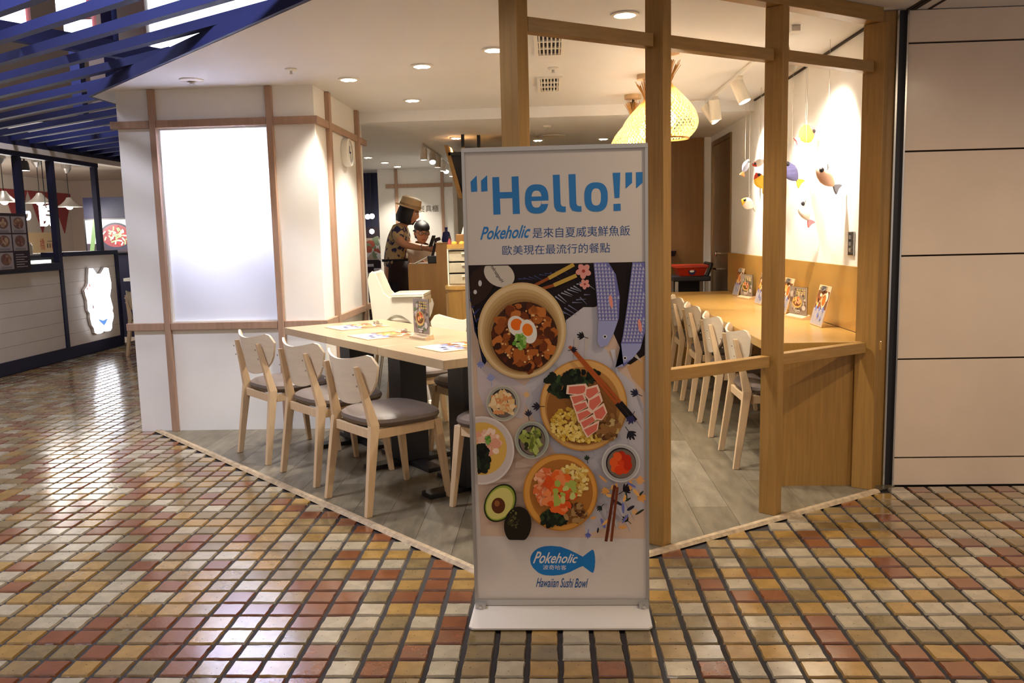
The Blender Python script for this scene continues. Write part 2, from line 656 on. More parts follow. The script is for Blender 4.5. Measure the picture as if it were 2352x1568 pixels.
# ---- left white wall block with laths and light box
LX0, LX1, LY = -2.905, -1.563, 5.70
ox0, ox1, oz0, oz1 = -2.632, -1.882, .765, 2.075
wl = MB()
wl.box((LX0, LY, 0), (ox0, LY + .05, CEIL)).box((ox1, LY, 0), (LX1, LY + .05, CEIL))
wl.box((ox0, LY, 0), (ox1, LY + .05, oz0)).box((ox0, LY, oz1), (ox1, LY + .05, CEIL))
wl.box((LX1 - .05, LY + .05, 0), (LX1, 7.12, CEIL)).box((LX0, LY + .05, 0), (LX0 + .05, 7.12, CEIL)).box((LX0 + .05, 7.07, 0), (LX1 - .05, 7.12, CEIL))
struct('wall_left', wl, 'white', 'white wall block with brown laths')
n = 5


def trim(lo, hi, label, mt='lath'):
    global n
    struct('trim_%d' % n, MB().box(lo, hi), mt, label, bevel=.003)
    n += 1


trim((-2.676, LY - .032, .004), (-2.633, LY, CEIL - .002), 'upright lath left of the light box')
trim((-1.881, LY - .032, .004), (-1.838, LY, CEIL - .002), 'upright lath right of the light box')
for z0, nm in ((2.077, 'upper'), (.715, 'lower')):
    trim((-2.945, LY - .028, z0), (-2.678, LY, z0 + .05), '%s cross lath at the left end of the white wall' % nm)
    trim((-2.631, LY - .028, z0), (-1.883, LY, z0 + .05), '%s cross lath beside the light box' % nm)
    trim((-1.836, LY - .028, z0), (-1.537, LY, z0 + .05), '%s cross lath at the wall corner' % nm)
    trim((LX1, LY + .002, z0), (LX1 + .026, 7.19, z0 + .05), '%s cross lath along the clock wall' % nm)
trim((LX1, 5.975, .004), (LX1 + .032, 6.035, CEIL - .002), 'upright lath left of the wall clock')
trim((LX1, 6.86, .004), (LX1 + .032, 6.92, CEIL - .002), 'upright lath right of the wall clock')

lb = thing('light_box', 'bluish-white glowing light box set in the left wall', 'light box', (-2.257, LY, 0))
hb = MB()
a0, a1 = ox0 + 2.257 + .002, ox1 + 2.257 - .002
hb.box((a0, .36, oz0 + .002), (a1, .38, oz1 - .002)).box((a0, .052, oz0 + .002), (a0 + .02, .36, oz1 - .002)).box((a1 - .02, .052, oz0 + .002), (a1, .36, oz1 - .002))
hb.box((a0 + .02, .052, oz0 + .002), (a1 - .02, .36, oz0 + .022)).box((a0 + .02, .052, oz1 - .022), (a1 - .02, .36, oz1 - .002))
hb.build('housing', 'boxgrey', lb)
MB().box((a0 + .002, .03, oz0 + .004), (a1 - .002, .031, oz1 - .004)).build('diffuser', 'diffuser', lb)
fr = MB()
for q in ((a0, a0 + .008, oz0 + .002, oz1 - .002), (a1 - .008, a1, oz0 + .002, oz1 - .002)):
    fr.box((q[0], .008, q[2]), (q[1], .028, q[3]))
fr.box((a0 + .008, .008, oz0 + .002), (a1 - .008, .028, oz0 + .01)).box((a0 + .008, .008, oz1 - .01), (a1 - .008, .028, oz1 - .002))
fr.build('frame', 'white', lb)
lamp('POINT', 'light_box_lamp', (.0, .145, 1.735), 90, COOL, lb, .05)

# ---- right side: white wall behind the counter, oak panel, door
struct('wall_right', MB().box((1.638, 4.30, 0), (1.70, 7.86, CEIL)).box((1.638, 7.86, 2.19), (1.70, 8.80, CEIL)).box((1.638, 8.80, 0), (1.70, 12.4, CEIL)).box((1.66, 7.86, 0), (1.70, 8.80, 2.19)),
       'white', 'white wall with hanging cloth fish')
struct('trim_%d' % n, MB().box((1.622, 4.31, .752), (1.637, 7.92, 1.10)), 'oaktop', 'oak splashback panel above the counter')
n += 1
struct('trim_%d' % n, MB().box((1.622, 4.32, CEIL - .012), (1.637, 6.98, CEIL - .002)), 'groove', 'dark picture rail under the ceiling')
n += 1
dr = thing('door_1', 'brushed steel double door at the end of the counter', None, (1.655, 8.33, 0))
dr['kind'] = 'structure'
MB().box((-.03, -.46, 0), (.0, -.42, 2.18)).box((-.03, .42, 0), (.0, .46, 2.18)).box((-.03, -.42, 2.14), (.0, .42, 2.18)).build('door_frame', 'brushed', dr)
for y0, y1 in ((-.418, .06), (.064, .418)):
    MB().box((-.016, y0, .006), (-.002, y1, 2.138)).build('door_leaf', 'brushed', dr)
kn = MB().lathe([(.012, 0), (.012, .03), (.028, .035), (.028, .05), (.015, .058)], 16, mx=Matrix.Translation((-.016, .03, 1.08)) @ Matrix.Rotation(R(-90), 4, 'Y')).build('lock_knob', 'chrome', dr, smooth=True)
MB().tube([(-.016, .03, .93), (-.055, .03, .93), (-.06, .05, .93), (-.06, .17, .93)], .011).build('lever_handle', 'chrome', dr, smooth=True)
struct('wall_back', MB().box((.9, 8.90, 0), (1.57, 8.95, 2.2445)), 'brownwood', 'brown wood partition beside the steel door')
struct('wall_back', MB().box((1.572, 8.86, 0), (1.637, 8.95, 2.2445)), 'white', 'narrow white jamb beside the steel door')

# ---- beige stone wall to the right
sw = struct('wall_front', MB().box((1.712, 4.285, 0), (3.9, 4.35, CEIL)), 'groove', 'beige stone panel wall with dark joints')
zs = [0, .146, .651, 1.165, 1.669, 2.175, CEIL]
for a, b in zip(zs[:-1], zs[1:]):
    MB().box((1.712, 4.262, a + .004), (3.9, 4.284, b - .004)).build('panel', 'stone', sw, bevel=.0015)
gd = tag(MB().box((1.668, 4.27, .002), (1.708, 4.33, CEIL - .003)).build('trim_%d' % n, 'dark'), 'dark shutter guide channel beside the stone wall', kind='structure')
MB().box((1.704, 4.25, .002), (1.7115, 4.33, CEIL - .003)).build('guide_edge', 'chrome', gd)
MB().box((1.658, 4.25, .002), (1.667, 4.33, CEIL - .003)).build('guide_edge', 'chrome', gd)
n += 1

struct('trim_%d' % n, MB().box((1.592, 4.264, .004), (1.657, 4.299, CEIL - .003)), 'oakv', 'oak jamb between the end post and the shutter guide')
n += 1

# ---- oak screen: posts and rails on the right threshold
PDIR = Vector((.827, .562, 0))
PANG = math.atan2(.562, .827)
posts = [(-.122, 3.095), (.432, 3.472), (.992, 3.852), (1.555, 4.232)]
pl = ['oak corner post behind the banner', 'oak post at the right edge of the banner', 'oak post between the two low rails', 'oak end post against the dark shutter guide']
for i, (p, l_) in enumerate(zip(posts, pl)):
    o = MB().obox((p[0], p[1], 1.1325), (.082 if i < 3 else .10, .062, 2.257), R(-38)).build('screen_post', 'oakv', bevel=.002)
    tag(o, l_, 'post', 'oak screen posts')


def rail(i, j, z0, z1, w, label, inset=.045):
    a, b = Vector((*posts[i], 0)), Vector((*posts[j], 0))
    d = (b - a).normalized()
    a, b = a + d * inset, b - d * inset
    c = (a + b) / 2
    o = MB().obox((c.x, c.y, (z0 + z1) / 2), ((b - a).length, w, z1 - z0), math.atan2(d.y, d.x)).build('screen_rail', 'oakx', bevel=.002)
    tag(o, label, 'rail', 'oak screen rails')


rail(0, 1, 2.028, 2.078, .05, 'upper oak rail above the banner')
rail(1, 2, 2.03, 2.08, .05, 'upper oak rail between the second and third posts')
rail(2, 3, 2.034, 2.084, .05, 'upper oak rail nearest the stone wall')
rail(1, 2, .696, .746, .05, 'low oak rail in front of the counter chairs')
rail(2, 3, .698, .749, .05, 'low oak rail in front of the counter end')
rail(0, 3, 2.262, CEIL - .001, .07, 'oak head beam under the ceiling', 0)

# ---- counter along the white wall
ct = thing('wall_counter', 'long oak counter fixed along the white fish wall', 'counter', (1.06, 4.22, 0))
MB().box((0, 0, .705), (.56, 3.63, .75)).build('worktop', 'oaktop', ct, bevel=.002)
MB().box((.03, .045, .004), (.555, .07, .704)).build('end_panel', 'oakv', ct)
MB().box((.03, 3.55, .004), (.555, 3.58, .704)).build('end_panel', 'oakv', ct)
MB().box((.50, .071, .004), (.555, 3.549, .704)).build('back_panel', 'oakv', ct)

# ---- far back of the eatery
bw = struct('wall_back', MB().box((-2.395, 11.8, 0), (1.637, 11.86, 2.2445)), 'white', 'white back wall with brown laths and lettering')
for a in ((-2.155, -2.115), (-1.515, -1.475)):
    trim((a[0], 11.77, .004), (a[1], 11.799, 2.243), 'upright lath on the back wall %s' % ('left of the lettering' if a[0] < -2 else 'right of the lettering'))
trim((-2.28, 11.772, 1.985), (-2.157, 11.799, 2.035), 'short cross lath at the left of the back wall')
trim((-2.113, 11.772, 1.985), (-1.517, 11.799, 2.035), 'cross lath above the lettering')
trim((-1.473, 11.772, 1.985), (-.9, 11.799, 2.035), 'cross lath right of the lettering')
struct('wall_back', MB().box((-1.17, 10.2, 0), (-1.12, 11.76, 2.2445)), 'white', 'white side wall near the menu board')
pw = Print(lambda x, y, z: (x, 11.798 - z, y))
fit_text(pw, '的餐具櫃', ((-1.93, 1.735), (-1.56, 1.735), (-1.56, 1.645), (-1.93, 1.645)), (96, 84, 70))
tag(pw.build('wall_lettering'), 'small grey lettering on the back wall', 'lettering')

# ================================================================== BANNER
BY = 2.83
ban = thing('roll_up_banner', 'tall roll-up banner reading Hello with rice bowl photographs', 'banner', (.013, BY, 0))
bx, bz = .013, 0


def bp(x, y, z):
    """digitised print: photo pixel to a point on the banner sheet"""
    d = CF + CR * ((x - 1176) / F_PX) - CU * ((y - 784) / F_PX)
    t = BY / d.y
    return (d.x * t - .013, -.0022 - z, CAM_H + d.z * t)


sheet = MB().box((-.298, -.002, .045), (.298, 0, 1.592)).build('printed_sheet', 'banner', ban)
for s in (-1, 1):
    MB().box((s * .3 - .005, -.006, .03), (s * .3 + .005, .006, 1.598)).build('side_pole', 'alu', ban)
MB().box((-.304, -.008, 1.588), (.304, .008, 1.602)).build('top_rail', 'alu', ban)
MB().box((-.30, -.012, .028), (.30, .010, .048)).build('bottom_rail', 'alu', ban)
base = MB()
pts = [(-.315, -.135), (-.30, -.15), (.285, -.15), (.30, -.135), (.30, .02), (-.305, .02)]
base.add([(x, y, .004 + (.0 if y < 0 else .0)) for x, y in pts] + [(x, y, .010 if y < 0 else .03) for x, y in pts],
         [(5, 4, 3, 2, 1, 0), (6, 7, 8, 9, 10, 11)] + [(i, (i + 1) % 6, 6 + (i + 1) % 6, 6 + i) for i in range(6)])
base.build('base_plate', 'basegrey', ban)
for s in (-1, 1):
    b_ = MB().obox((s * .284, -.022, .030), (.034, .02, .018)).build('corner_bracket', 'alu', ban)
    MB().lathe([(.006, 0), (.006, .004)], 10, mx=Matrix.Translation((s * .284, -.033, .031)) @ Matrix.Rotation(R(90), 4, 'X')).build('screw', 'chrome', b_)

BLUE, DBLUE = (52, 124, 190), (40, 80, 140)
K = .19983


def h(x, y):
    return (1040 + x * K, 320 + y * K)


hp = Print(bp, .00004)
WHT = (214, 203, 193)
for q in ([(205, 487), (275, 415), (283, 600), (212, 605)], [(325, 475), (395, 412), (400, 595), (328, 602)],
          [(455, 435), (533, 432), (550, 862), (468, 865)], [(676, 428), (755, 424), (772, 855), (692, 858)], [(535, 607), (688, 603), (690, 675), (540, 680)],
          [(1150, 408), (1228, 405), (1240, 740), (1252, 765), (1275, 772), (1298, 770), (1300, 835), (1255, 837), (1195, 825), (1168, 780), (1163, 735)],
          [(1330, 402), (1410, 398), (1420, 735), (1432, 760), (1455, 768), (1478, 766), (1480, 830), (1435, 832), (1375, 820), (1348, 775), (1342, 730)],
          [(1838, 385), (1925, 382), (1915, 672), (1860, 675)], [(1847, 742), (1928, 738), (1930, 820), (1850, 823)],
          [(1985, 382), (2060, 378), (2060, 500), (1987, 568)], [(2105, 378), (2180, 375), (2180, 498), (2108, 565)]):
    hp.poly([h(*p) for p in q], BLUE)
for cx, cy in ((965, 685), (1647, 662)):
    c = h(cx, cy)
    hp.ell(c[0], c[1], 134 * K, 168 * K, BLUE, p=2.6, n=48)
c = h(1647, 662)
hp.ell(c[0], c[1], 55 * K, 98 * K, WHT, p=2.6, n=40)
c = h(962, 687)
hp.ell(c[0], c[1], 58 * K, 97 * K, WHT, p=2.6, n=40)
hp.poly([h(*p) for p in ((895, 658), (1099, 652), (1099, 703), (895, 710))], BLUE)
hp.poly([h(*p) for p in ((1022, 706), (1106, 703), (1106, 740), (1022, 744))], WHT)
hp.build('headline_print', ban)

tp = Print(bp, .00005)
fit_text(tp, 'Pokeholic', ((1104, 521), (1219, 516), (1217, 546), (1103, 551)), BLUE, .35, .02)
tp.build('brand_print', ban)
tp = Print(bp, .00005)
fit_text(tp, '是來自夏威夷鮮魚飯', ((1223, 523), (1447, 517), (1447, 541), (1223, 547)), DBLUE)
tp.build('slogan_print', ban)
tp = Print(bp, .00005)
fit_text(tp, '歐美現在最流行的餐點', ((1154, 564), (1401, 557), (1401, 580), (1154, 586)), DBLUE)
K2 = .19133
lo = [(825, 440), (832, 400), (850, 365), (875, 335), (910, 310), (950, 292), (1000, 280), (1080, 275), (1190, 285), (1300, 325), (1400, 375), (1455, 405), (1500, 370), (1560, 325), (1575, 320), (1585, 330),
      (1592, 345), (1602, 400), (1605, 460), (1598, 540), (1585, 590), (1570, 600), (1520, 565), (1455, 517), (1400, 540), (1300, 590), (1200, 622), (1100, 632), (1010, 628), (960, 615), (920, 595), (860, 540), (832, 490)]
tp.build('slogan_print', ban)
tp = Print(bp, .0001)
tp.poly([(1060 + x * K2, 1200 + y * K2) for x, y in lo], (34, 118, 186))
fit_text(tp, 'Pokeholic', ((1228, 1265), (1328, 1272), (1326, 1292), (1224, 1293)), (232, 222, 212), .35, .015)
fit_text(tp, '波奇哈客', ((1247, 1296), (1301, 1297), (1301, 1308), (1247, 1307)), (226, 216, 206))
fit_text(tp, 'Hawaiian Sushi Bowl', ((1233, 1326), (1351, 1327), (1350, 1349), (1231, 1347)), (36, 84, 140), .3, .01)
tp.build('logo_print', ban)

# the printed food photograph
pp = Print(bp, .00006)
rd = random.Random(3)


def edge_l(y):
    return 1063 + (y - 349) * .0395 + 6


def cl(x, y):
    return (min(max(x, edge_l(y)), 1481.5), min(max(y, 604 + (1484 - x) * .017), 1231 + (x - 1102) * .012))


pp.poly([(1076, 609), (1481, 601), (1482, 1236), (1104, 1230)], (214, 184, 160))
pp.poly([(1076, 609), (1481, 601), (1481, 845), (1440, 835), (1400, 745), (1372, 702), (1300, 735), (1290, 800), (1230, 850), (1120, 830), (1100, 790), (1090, 720), (1080, 690)], (30, 17, 16))
pp.poly([(1100, 790), (1082, 700), (1090, 760), (1118, 830), (1110, 842)], (24, 30, 60))
pp.poly([(1300, 735), (1340, 705), (1372, 705), (1385, 790), (1420, 850), (1455, 880), (1478, 930), (1480, 1170), (1430, 1195), (1345, 1227), (1335, 1130), (1270, 1030), (1190, 900), (1230, 860), (1290, 800)], (196, 190, 194))
pp.poly([(1440, 842), (1481, 815), (1481, 900), (1452, 868)], (206, 158, 104))
pp.poly([(1095, 830), (1170, 865), (1215, 890), (1200, 960), (1120, 950), (1098, 900)], (206, 190, 190))
for i in range(26):
    x0, y0 = rd.uniform(1300, 1465), rd.uniform(760, 1190)
    a_ = rd.uniform(.6, 1.9)
    L_ = rd.uniform(30, 80)
    pp.line((x0, y0), (min(x0 + L_ * math.cos(a_), 1478), y0 + L_ * math.sin(a_)), rd.uniform(5, 14), rd.choice([(184, 178, 184), (206, 200, 204), (176, 168, 172), (200, 188, 180)]), 1)
for i in range(16):
    x0, y0 = rd.uniform(1110, 1200), rd.uniform(1060, 1215)
    pp.line((x0, y0), (x0 + rd.uniform(20, 60), y0 + rd.uniform(-20, 10)), rd.uniform(6, 16), rd.choice([(206, 172, 146), (220, 192, 170), (200, 166, 138)]), 1)
# palm fronds on the dark cloth
for (fx, fy, tx, ty, k, col) in ((1190, 640, 1300, 618, 9, (60, 62, 96)), (1275, 680, 1345, 640, 10, (150, 152, 168)), (1260, 730, 1350, 670, 10, (110, 112, 136)), (1080, 670, 1125, 612, 7, (58, 56, 110))):
    for i in range(k):
        t = i / k
        a = (fx + (tx - fx) * t, fy + (ty - fy) * t)
        pp.line(a, (a[0] + rd.uniform(14, 30), a[1] + rd.uniform(-2, 22)), 3.2, col, .6)
for i in range(8):
    pp.line((1080 + i * 4, 690 + i * 16), (1096 + i * 3, 672 + i * 18), 4, (52, 60, 120), 1)
# beer bottle with label
pp.ell(1100, 655, 30, 55, (48, 28, 18), .6, clip=cl)
pp.ell(1147, 629, 37, 28, (206, 194, 178), .5, clip=cl)
fit_text(pp, 'Hoegaarden', ((1158, 645), (1134, 608), (1125, 614), (1149, 650)), (50, 44, 44), 0, .01)
for q in ((1103, 650, 4, 7), (1092, 670, 4, 5)):
    pp.ell(*q, (205, 200, 196))
# chopsticks, flower
for a, b in (((1318, 607), (1226, 656)), ((1324, 632), (1244, 663))):
    pp.line(a, ((a[0] + b[0]) / 2 - 12, (a[1] + b[1]) / 2 + 7), 9, (196, 158, 70))
    pp.line(((a[0] + b[0]) / 2 - 12, (a[1] + b[1]) / 2 + 7), b, 7, (150, 78, 32))
for (fx, fy, r_) in ((1340, 622, 15), (1343, 652, 10)):
    for k in range(5):
        a = k * 1.257 + .4
        pp.ell(fx + r_ * .62 * math.cos(a), fy + r_ * .62 * math.sin(a), r_ * .6, r_ * .45, (226, 152, 140), a, clip=cl)
    pp.ell(fx, fy, r_ * .25, r_ * .25, (170, 60, 50))
# knitted fish
for body, hy, eye, fin in (([(1363, 603), (1397, 602), (1414, 630), (1423, 680), (1421, 730), (1407, 770), (1395, 792), (1378, 796), (1372, 785), (1374, 735), (1370, 680)], 736, (1389, 772), (1403, 692)),
                           ([(1452, 602), (1480, 602), (1481, 650), (1481, 760), (1470, 800), (1452, 822), (1432, 840), (1413, 843), (1420, 815), (1430, 770), (1440, 700), (1446, 650)], 788, (1435, 821), (1469, 747))):
    pp.poly(body, (112, 112, 172))

    def span(yy, body=body):
        xs = []
        for i in range(len(body)):
            p, q = body[i], body[(i + 1) % len(body)]
            if (p[1] - yy) * (q[1] - yy) < 0:
                xs.append(p[0] + (q[0] - p[0]) * (yy - p[1]) / (q[1] - p[1]))
        return (min(xs), max(xs)) if len(xs) > 1 else None
    yy = 608
    while yy < hy - 3:
        sp_ = span(yy)
        if sp_:
            xx = sp_[0] + 4
            pp.k += .2
            while xx < sp_[1] - 3:
                pp.poly([(xx - 3.2, yy + 3.5), (xx, yy - 4), (xx + 3.2, yy + 3.5)], (186, 184, 206), False)
                xx += 7.6
        yy += 8.2
    hd = [p for p in body if p[1] > hy]
    s0 = span(hy)
    hd = sorted([p for p in hd if p[0] > (s0[0] + s0[1]) / 2 - 6], key=lambda p: p[1]) + sorted([p for p in hd if p[0] <= (s0[0] + s0[1]) / 2 - 6], key=lambda p: -p[1])
    pp.poly([(s0[1], hy)] + hd + [(s0[0], hy)], (158, 162, 204))
    pp.ell(*eye, 4.4, 4.4, (226, 222, 222))
    pp.ell(*eye, 2.6, 2.6, (30, 22, 26))
    pp.ell(*fin, 4, 15, (236, 150, 130), -.15)
# bowl 1: braised meat and eggs
pp.ell(1199, 758, 101, 110, (214, 178, 122), n=56, clip=cl)
pp.ell(1199, 758, 97, 106, (226, 196, 146), n=56)
for k, cc in enumerate(((204, 168, 112), (188, 150, 96), (172, 134, 82), (150, 112, 64))):
    pp.ell(1199 + k, 761 + 3 * k, 91 - k * 4, 99 - k * 5, cc, n=48)
pp.ell(1205, 772, 76, 80, (66, 34, 14), n=40)
pp.blobs(1206, 772, 66, 72, 150, 6, 13, [(150, 78, 26), (118, 54, 18), (176, 96, 36), (88, 40, 14), (194, 112, 48), (60, 26, 10)], rd)
pp.blobs(1206, 772, 62, 68, 40, 1.5, 3, [(236, 190, 130), (226, 170, 100)], rd)
pp.ell(1188, 748, 20, 25, (236, 226, 212), -.5)
pp.ell(1187, 744, 13.5, 13.5, (240, 112, 20), -.5)
pp.ell(1214, 760, 19, 28, (238, 230, 216), -.25)
pp.ell(1212, 756, 12, 14.5, (242, 124, 26), -.25)
pp.blobs(1196, 782, 14, 18, 34, 2, 5, [(150, 190, 90), (206, 220, 160), (100, 150, 50)], rd)
# bowl 2: seared tuna
pp.ell(1340, 928, 100, 105, (196, 136, 66), n=56)
pp.ell(1340, 928, 97, 102, (226, 172, 98), n=56)
pp.ell(1338, 931, 86, 90, (186, 128, 64), n=48)
pp.ell(1336, 936, 80, 82, (150, 96, 44), n=48)
pp.blobs(1300, 880, 44, 30, 60, 5, 11, [(26, 32, 20), (38, 52, 28), (18, 20, 14), (54, 76, 40)], rd)
pp.blobs(1345, 862, 36, 12, 24, 4, 8, [(26, 32, 20), (38, 52, 28), (18, 20, 14)], rd)
pp.blobs(1302, 972, 36, 36, 170, 2.5, 5, [(232, 194, 84), (244, 214, 120), (206, 160, 54)], rd)
pp.blobs(1345, 1000, 40, 12, 70, 2.5, 5, [(232, 194, 84), (244, 214, 120), (206, 160, 54)], rd)
pp.blobs(1394, 978, 26, 28, 50, 4, 8, [(120, 80, 40), (90, 52, 26), (196, 168, 110), (150, 104, 56)], rd)
for q in ([(1302, 882), (1345, 878), (1352, 890), (1338, 906), (1300, 902)], [(1344, 888), (1372, 880), (1378, 896), (1352, 918), (1342, 905)], [(1308, 906), (1340, 900), (1346, 914), (1316, 928)],
          [(1350, 914), (1378, 898), (1384, 918), (1360, 944), (1350, 934)], [(1314, 926), (1346, 916), (1352, 930), (1322, 946)], [(1322, 946), (1350, 934), (1362, 944), (1328, 968)],
          [(1360, 940), (1386, 922), (1394, 944), (1382, 962), (1366, 960)], [(1330, 966), (1362, 948), (1370, 960), (1338, 984)], [(1336, 982), (1376, 962), (1372, 984), (1348, 1002)]):
    cx, cy = sum(p[0] for p in q) / len(q), sum(p[1] for p in q) / len(q)
    pp.poly(q, (244, 206, 180))
    pp.poly([(cx + (p[0] - cx) * .8, cy + (p[1] - cy) * .74 + 1) for p in q], (222, 112, 92))
for dx in (0, 9):
    pp.line((1307 + dx * .5, 793 + dx * .2), (1415 + dx, 924 - dx * .4), 6.5, (176, 84, 34))
    pp.line((1415 + dx, 924 - dx * .4), (1450 + dx, 966 - dx * .4), 9, (28, 22, 24))
# small bowls
for cx, cy, rx, ry, ring, cols, n_ in ((1156, 923, 38, 41, (196, 190, 172), [(232, 190, 130), (244, 212, 160), (226, 150, 90)], 60), (1222, 1007, 39, 43, (178, 180, 164), [(150, 160, 70), (104, 116, 44), (180, 190, 100), (50, 52, 24)], 46),
                                        (1425, 1059, 44, 44, (206, 200, 196), [(226, 66, 24), (236, 92, 36), (196, 46, 18)], 0)):
    pp.ell(cx, cy, rx, ry, ring, n=36)
    pp.ell(cx, cy, rx * .93, ry * .93, sc_ := tuple(int(q * .86) for q in ring), n=36)
    pp.ell(cx, cy, rx * .78, ry * .8, (44, 36, 40), n=36)
    pp.ell(cx + 1, cy + 1, rx * .73, ry * .75, (120, 104, 90), n=36)
    if n_:
        pp.blobs(cx, cy, rx * .6, ry * .62, n_, 3, 6.5, cols, rd, asp=2.6)
    else:
        for k in range(9):
            a = k * 2.4
            pp.ell(cx + 17 * math.cos(a) * (k > 0), cy + 17 * math.sin(a) * (k > 0), 9.5, 11, cols[k % 3], rd.uniform(0, 3), n=16)
# soup plate at the left edge
pp.ell(1108, 1030, 74, 78, (222, 210, 202), n=60, clip=cl)
pp.ell(1108, 1030, 70, 73, (206, 192, 184), n=60, clip=cl)
pp.ell(1108, 1026, 57, 60, (222, 176, 84), n=50, clip=cl)
pp.blobs(1122, 1012, 26, 30, 50, 4, 9, [(240, 190, 160), (230, 160, 130), (248, 216, 190)], rd, cl)
pp.blobs(1108, 1046, 16, 30, 46, 5, 10, [(26, 32, 20), (40, 50, 30), (18, 18, 14)], rd, cl)
pp.blobs(1122, 1006, 6, 8, 10, 2, 5, [(90, 140, 50), (130, 170, 80)], rd)
# bowl 3: salmon and avocado
pp.ell(1287, 1125, 85, 88, (190, 126, 48), n=56)
pp.ell(1287, 1125, 82, 85, (222, 156, 70), n=56)
pp.ell(1289, 1125, 72, 75, (176, 112, 46), n=48)
pp.blobs(1316, 1098, 34, 40, 170, 2.5, 5, [(236, 200, 104), (246, 220, 140), (214, 166, 66)], rd)
pp.blobs(1250, 1112, 22, 40, 90, 3, 6, [(240, 150, 100), (248, 180, 140), (226, 110, 60)], rd, asp=2.5)
pp.blobs(1272, 1182, 30, 16, 50, 4, 9, [(30, 36, 22), (46, 62, 34), (20, 22, 16)], rd)
pp.blobs(1322, 1170, 26, 20, 50, 3, 7, [(120, 80, 40), (80, 46, 24), (170, 130, 80)], rd)
pp.blobs(1284, 1122, 32, 44, 56, 6, 11, [(236, 104, 38), (226, 84, 30), (244, 140, 80)], rd)
pp.blobs(1296, 1130, 32, 34, 14, 5, 8, [(170, 180, 80), (200, 204, 120)], rd)
# avocados
pp.ell(1150, 1148, 34, 46, (42, 50, 22), .5, n=40, clip=cl)
pp.ell(1150, 1148, 31, 42, (150, 164, 66), .5, n=40)
pp.ell(1149, 1149, 28, 38, (214, 204, 116), .5, n=40)
pp.ell(1146, 1154, 15.5, 18, (92, 48, 24))
pp.ell(1143, 1149, 6, 7, (150, 92, 52))
pp.ell(1190, 1198, 31, 42, (34, 28, 18), .1, n=40, clip=cl)
pp.blobs(1180, 1186, 12, 22, 30, 1.5, 3, [(84, 80, 42), (60, 56, 30), (110, 104, 60)], rd)
# lower cloth flowers and chopsticks
for (fx, fy, r_, col) in ((1395, 1118, 15, (230, 160, 70)), (1460, 1095, 17, (232, 166, 96)), (1468, 1128, 18, (232, 160, 80)), (1452, 1172, 12, (236, 176, 110)), (1405, 1140, 12, (110, 116, 186)), (1350, 1215, 12, (96, 100, 176)), (1430, 1120, 20, (34, 26, 30)), (1440, 1188, 14, (34, 40, 30)), (1348, 1050, 11, (38, 54, 36)), (1380, 1155, 12, (40, 44, 40)), (1450, 950, 18, (52, 50, 90)), (1442, 985, 20, (34, 30, 40)), (1462, 900, 16, (40, 36, 60)), (1240, 928, 16, (40, 34, 44)), (1215, 950, 14, (46, 44, 60)), (1340, 770, 15, (28, 24, 28)), (1312, 800, 12, (36, 28, 44)), (1205, 900, 12, (232, 180, 120)), (1130, 870, 16, (150, 156, 200)), (1106, 826, 14, (130, 136, 190))):
    for k in range(5):
        a = (k - 2) * .42 + fx * 1.7
        L_ = r_ * (1.1 - .14 * abs(k - 2))
        pp.ell(fx + L_ * .5 * math.cos(a), fy + L_ * .5 * math.sin(a), L_ * .55, L_ * .15, col, a, n=12, clip=cl)
    pp.line((fx, fy), (fx - r_ * .7 * math.cos(fx * 1.7), fy - r_ * .7 * math.sin(fx * 1.7)), 1.6, col)
for i in range(34):
    fx, fy = rd.uniform(1345, 1475), rd.uniform(1080, 1210)
    if (fx - 1287) ** 2 / 90 ** 2 + (fy - 1125) ** 2 / 93 ** 2 < 1 or (fx - 1425) ** 2 + (fy - 1059) ** 2 < 50 ** 2:
        continue
    a_ = rd.uniform(0, 6.28)
    pp.ell(fx, fy, rd.uniform(6, 13), rd.uniform(2, 4), rd.choice([(40, 36, 48), (226, 160, 84), (110, 112, 176), (44, 54, 40), (236, 176, 100)]), a_, n=12, clip=cl)
pp.line((1410, 1106), (1390, 1233), 7, (96, 44, 24))
pp.line((1416, 1110), (1402, 1233), 6, (120, 58, 30))
pp.build('photo_print', ban)

# ================================================================== CHAIRS
GC = 'padded birch chairs'


